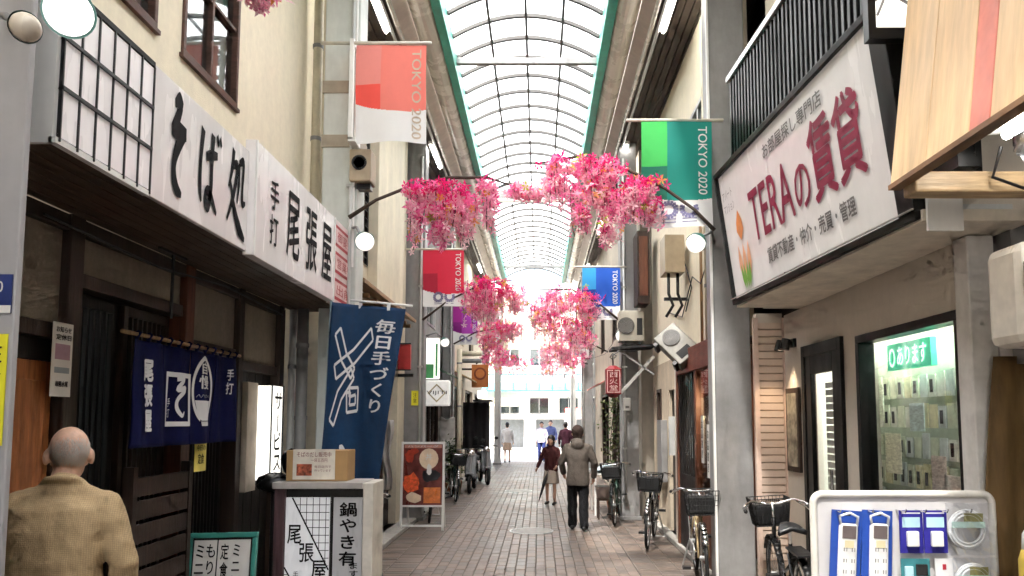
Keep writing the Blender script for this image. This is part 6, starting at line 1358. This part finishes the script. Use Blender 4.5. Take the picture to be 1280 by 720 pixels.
def person(label, loc, face, h, top, top_m, leg_m, hair_m=None, stride=.0, bulk=1., head_turn=0., arms=None, hat=None, hair='short', voxel=.014, stoop=0., skirt=None, legw=1., shoe_m=None, skin=None, hem=.47):
    """face: heading in radians from +Y, anticlockwise; all measures below are for 1.70 m and scaled to h"""
    o = thing('person', label, 'person', (0, 0, 0)); k = h / 1.70; sk = skin or M_skin
    S = lambda *p: Vector(p) * k
    st = stoop
    hipL, hipR = S(-.09, 0, .90), S(.09, 0, .90)
    kn = [S(-.095, stride * .45 + .02, .49), S(.095, -stride * .35 + .03, .49)]; an = [S(-.095, stride * .8, .09), S(.10, -stride * .8, .10)]
    sh = [S(-.17, st * .11, 1.345 - st * .02), S(.17, st * .11, 1.345 - st * .02)]
    arms = arms or [((-.245, .03, 1.10), (-.235, .12, .87)), ((.245, .0, 1.10), (.25, .08, .86))]
    el = [S(*arms[0][0]), S(*arms[1][0])]; wr = [S(*arms[0][1]), S(*arms[1][1])]
    neck, hd = S(0, st * .13 - .005, 1.44), S(0, st * .24 + .02, 1.585 - st * .06)
    Rh = Matrix.Rotation(head_turn, 3, 'Z') @ Matrix.Rotation(-st * .5, 3, 'X')
    b = MB()
    ring_loft(b, [(S(0, 0, .86), .13 * k, .09 * k), (S(0, 0, .95), .145 * k, .10 * k), (S(0, st * .03, 1.08), .125 * k, .09 * k), (S(0, st * .08, 1.25), .155 * k, .10 * k), (S(0, st * .11, 1.35), .13 * k, .075 * k), (S(0, st * .13, 1.42), .06 * k, .055 * k)])
    limb(b, [S(0, st * .12, 1.38), neck, hd - S(0, .01, .06)], [.062 * k, .055 * k, .055 * k]); head_mesh(b, hd, Rh, k)
    for s_, (a, e, w) in enumerate(zip(sh, el, wr)):
        limb(b, [a - S(0, 0, .02), e, w], [.042 * k, .038 * k, .026 * k]); hand_mesh(b, w, w - e, -1 if s_ == 0 else 1, k)
    for hp_, kk, aa in zip((hipL, hipR), kn, an):
        limb(b, [hp_, kk, aa], [.075 * k, .05 * k, .035 * k]); b.tube([aa - S(0, .05, .055), aa + S(0, .08, -.06), aa + S(0, .14, -.07)], [.03 * k, .035 * k, .022 * k], 10)
    shell(b.build('body', sk, o), voxel * .8, 3)
    j = MB(); B = bulk; ov = .018 * k
    hemz = hem * 1.70
    ring_loft(j, [(S(0, -.0, hemz), (.165 * B) * k, .125 * B * k), (S(0, 0, hemz + .1), .17 * B * k, .128 * B * k), (S(0, st * .03, 1.05), .158 * B * k, .12 * B * k), (S(0, st * .08, 1.24), .172 * B * k, .126 * B * k), (S(0, st * .11, 1.33), .172 * B * k, .11 * B * k), (S(0, st * .125, 1.39), .125 * k, .085 * k), (S(0, st * .13, 1.44), .075 * k, .07 * k)])
    for a, e, w in zip(sh, el, wr):
        limb(j, [a, e, e + (w - e) * .93], [.068 * min(B, 1.12) * k, .054 * B * k, .044 * B * k]); limb(j, [S(0, st * .125, 1.425), (S(0, st * .12, 1.40) + a) / 2, a + S(0, 0, .012)], [.07 * k, .064 * k, .058 * k])
    if top == 'hood':
        j.tube([S(.085 * math.cos(a), st * .13 - .005 + .085 * math.sin(a), 1.455 + .02 * math.sin(-a)) for a in [2 * math.pi * i / 16 for i in range(16)]], .038 * k, 8, closed=True); j.ball(S(0, -.1 + st * .1, 1.40), .095 * k, 14, 10, sc=(1.15, .55, .8))
    if top == 'collar': j.tube([S(.07 * math.cos(a), st * .13 - .008 + .066 * math.sin(a), 1.447 - .022 * math.sin(a)) for a in [2 * math.pi * i / 20 for i in range(20)]], .015 * k, 8, closed=True)
    creases(shell(j.build('jacket', top_m, o), voxel, 3), .03 * k)
    if skirt:
        q = MB(); ring_loft(q, [(S(0, 0, .52), .21 * k, .17 * k), (S(0, 0, .75), .185 * k, .14 * k), (S(0, 0, .98), .14 * k, .11 * k)]); shell(q.build('skirt', leg_m, o), voxel, 2)
    else:
        q = MB(); ring_loft(q, [(S(0, 0, .80), .155 * k, .108 * k), (S(0, 0, .9), .16 * k, .115 * k), (S(0, 0, 1.0), .145 * k, .105 * k)])
        for hp_, kk, aa in zip((hipL, hipR), kn, an): limb(q, [hp_, kk, aa + S(0, 0, .0)], [.09 * k * legw, .075 * k * legw, .066 * k * legw])
        creases(shell(q.build('trousers', leg_m, o), voxel, 3), .03 * k)
    for aa in an:
        f = MB(); f.tube([aa + S(0, -.06, -.05), aa + S(0, .04, -.05), aa + S(0, .12, -.06), aa + S(0, .16, -.065)], [.036 * k, .042 * k, .038 * k, .02 * k], 10); f.ball(aa + S(0, -.05, -.045), .04 * k, 10, 8); shell(f.build('shoe', shoe_m or M_black, o), voxel * .8, 2)
    hr = MB(); Mh = Matrix.Translation(hd) @ Rh.to_4x4() @ Matrix.Diagonal((k, k, k, 1))
    if hair == 'short': hr.ball((0, -.022, .034), .107, 20, 14, sc=(.84, .98, 1.0)); hr.ball((0, -.05, -.03), .08, 16, 10, sc=(.9, .65, 1.0))
    if hair == 'bob': hr.ball((0, -.022, .03), .115, 20, 14, sc=(.9, .98, 1.0)); hr.ball((0, -.04, -.055), .1, 16, 10, sc=(.98, .7, 1.05))
    if hair == 'cap': hr.ball((0, -.016, .034), .113, 20, 14, sc=(.88, .98, .98)); hr.ball((0, -.05, -.045), .085, 16, 10, sc=(.98, .62, .9))
    if hair == 'fringe':
        hr.ball((0, -.013, -.022), .098, 24, 14, sc=(.818, .95, .62))
        for a in range(0): t_ = R(200 + 140 * a / 8); hr.ball((.072 * math.cos(t_), -.005 + .082 * math.sin(t_) , -.03 + .008 * math.sin(a * 2)), .02, 8, 6, sc=(1, 1, 1.7))
    hr.xf(Mh)
    if hair == 'strands':
        for _ in range(1500):
            th, ph = random.uniform(R(195), R(345)), random.uniform(-.75, .45)
            if random.random() < (ph + .2) * 1.3: continue
            def sp(t, p, r_=1.0): return Vector((.0805 * r_ * math.cos(t) * math.cos(p), -.012 + .0985 * r_ * math.sin(t) * math.cos(p), .022 + .1005 * r_ * math.sin(p)))
            dt = random.gauss(0, .12); w_ = Vector((-math.sin(th), math.cos(th), 0)) * .0007
            pts_ = [Mh @ sp(th, ph, 1.0), Mh @ sp(th + dt * .5, ph - .13, 1.035), Mh @ sp(th + dt, ph - .27, 1.04)]
            hr.poly([pts_[0] - w_, pts_[0] + w_, pts_[1] + w_, pts_[1] - w_]); hr.poly([pts_[1] - w_, pts_[1] + w_, pts_[2]])
        hr.build('hair', hair_m, o, kind='stuff')
    else: shell(hr.build('hat' if hair == 'cap' else 'hair', hair_m or M_hairblk, o), voxel * .7, 2)
    for sx in (-1, 1): MB().ball((sx * .032, .082, .012), .011, 8, 6).xf(Mh).build('eye', mat('eye', (.03, .02, .02), .2), o)
    MB().ball((0, .096, -.058), .017, 8, 6, sc=(1.3, .3, .3)).xf(Mh).build('mouth', mat('lip', (.35, .12, .10), .5), o)
    o.location = loc; o.rotation_euler = (0, 0, face)
    return o
M_tweed = mat('tan_tweed', (.50, .365, .21), .92, var=.12, scale=200, stain=.1, bump=.3, bscale=260, spec=.15)
def weave(m, amt=.16, sc=34):
    nt = m.node_tree; L = nt.links.new; b = nt.nodes['Principled BSDF']; src = b.inputs['Base Color'].links[0].from_socket
    tc = _n(nt, 'ShaderNodeTexCoord'); acc = None
    for d in ('X', 'Z'):
        w = _n(nt, 'ShaderNodeTexWave'); w.bands_direction = d; w.inputs['Scale'].default_value = sc; w.inputs['Distortion'].default_value = 1.2; w.inputs['Detail'].default_value = 2; L(tc.outputs['Object'], w.inputs[0])
        r = _n(nt, 'ShaderNodeMapRange'); r.inputs[3].default_value = 1 - amt; r.inputs[4].default_value = 1 + amt * .6; L(w.outputs['Fac'], r.inputs[0])
        if acc is None: acc = r.outputs[0]
        else:
            k = _n(nt, 'ShaderNodeMath', operation='MULTIPLY'); L(acc, k.inputs[0]); L(r.outputs[0], k.inputs[1]); acc = k.outputs[0]
    s = _n(nt, 'ShaderNodeVectorMath', operation='SCALE'); L(src, s.inputs[0]); L(acc, s.inputs['Scale']); L(s.outputs[0], b.inputs['Base Color'])
weave(M_tweed, .11, 40)
old = person('bald elderly man in a tan tweed jacket seen from behind at the lower left', (-2.07, 3.22, 0), R(14), 1.68, 'collar', M_tweed, cloth_mat('dark_trousers', (.05, .045, .04)), mat('grey_hair', (.55, .49, .44), .6, var=.1), bulk=1.12, head_turn=R(16), stoop=.35, hair='strands', voxel=.009,
             arms=[((-.265, .10, 1.10), (-.20, .33, 1.0)), ((.262, .03, 1.09), (.24, .12, .87))], skin=mat('ruddy_skin', (.62, .38, .27), .48, var=.16, scale=26, stain=.2, bump=.12, bscale=60))
# seams of the jacket
sm = MB().tube([(0, -.135, .9), (0, -.142, 1.05), (0, -.118, 1.24), (0, -.07, 1.38)], .003, 5); sm.build('back_seam', cloth_mat('tan_tweed_dark', (.17, .11, .06)), old)
walk = person('man in a grey brown hooded jacket and dark cap walking away down the middle', (.60, 11.6, 0), R(-4), 1.60, 'hood', cloth_mat('khaki_jacket', (.105, .088, .076), 60, .12), cloth_mat('black_trousers', (.015, .015, .017)), cloth_mat('dark_brown_cap', (.045, .03, .025)), stride=.16, bulk=1.12, hair='cap', legw=1.12, hem=.43, voxel=.013,
              arms=[((-.27, .02, 1.10), (-.24, .16, .92)), ((.275, .0, 1.10), (.26, .1, .86))])
MB().tube([(.17, -.10, 1.32), (.05, -.165, 1.18), (-.1, -.165, 1.0), (-.22, -.10, .82)], .012, 6).build('strap', M_black, walk); MB().box(-.30, -.17, -.14, .08, .62, .84).build('shoulder_bag', mat('black_leather', (.02, .02, .02), .5), walk, bevel=.03)
kid = person('short person with dark hair and dark red top beside the walking man, carrying an umbrella', (.24, 15.1, 0), R(160), 1.38, 'plain', cloth_mat('dark_red_top', (.07, .022, .022)), cloth_mat('beige_skirt', (.45, .38, .32)), hair='bob', skirt=True, voxel=.014, arms=[((-.25, .05, 1.12), (-.22, .2, .98)), ((.26, .04, 1.10), (.32, .12, .92))])
um = thing('umbrella', 'furled black umbrella pointing at the paving beside the walking man', 'umbrella', (0, 15, 0))
ha, tp = W(684, 592, 15.0), W(673, 628, 14.9); MB().tube([ha + (tp - ha) * f for f in (0, .15, .3, .7, .95)], [.012, .03, .035, .022, .006], 10).build('canopy', M_blackm, um, smooth=True); MB().tube([ha + (ha - tp) * .18, ha, tp], .007, 6).build('shaft', M_chrome, um); MB().tube([ha + (ha - tp) * .18, ha + (ha - tp) * .24 + Vector((.02, 0, 0)), ha + (ha - tp) * .2 + Vector((.05, 0, 0))], .01, 6).build('handle', M_black, um)
person('far person in white shirt and beige skirt by the slim left pillar', (-1.28, 29.8, 0), R(0), 1.6, 'plain', cloth_mat('white_shirt', (.6, .58, .56)), cloth_mat('tan_skirt', (.42, .30, .22)), hair='short', skirt=True, voxel=.02)
person('far person in navy trousers and pale top just left of the walking man', (.1, 30.6, 0), R(180), 1.62, 'plain', cloth_mat('lilac_top', (.45, .42, .52)), cloth_mat('navy_trousers', (.02, .03, .12)), stride=.12, voxel=.02)
person('far person in dark blue at the arcade mouth, between two others', (.48, 31.2, 0), R(175), 1.68, 'plain', cloth_mat('blue_top', (.10, .13, .30)), MATS['navy_trousers'], stride=.1, voxel=.02)
person('far person in dark red behind the walking man', (.96, 27.0, 0), R(0), 1.62, 'plain', cloth_mat('wine_top', (.07, .025, .04)), MATS['black_trousers'], voxel=.02)
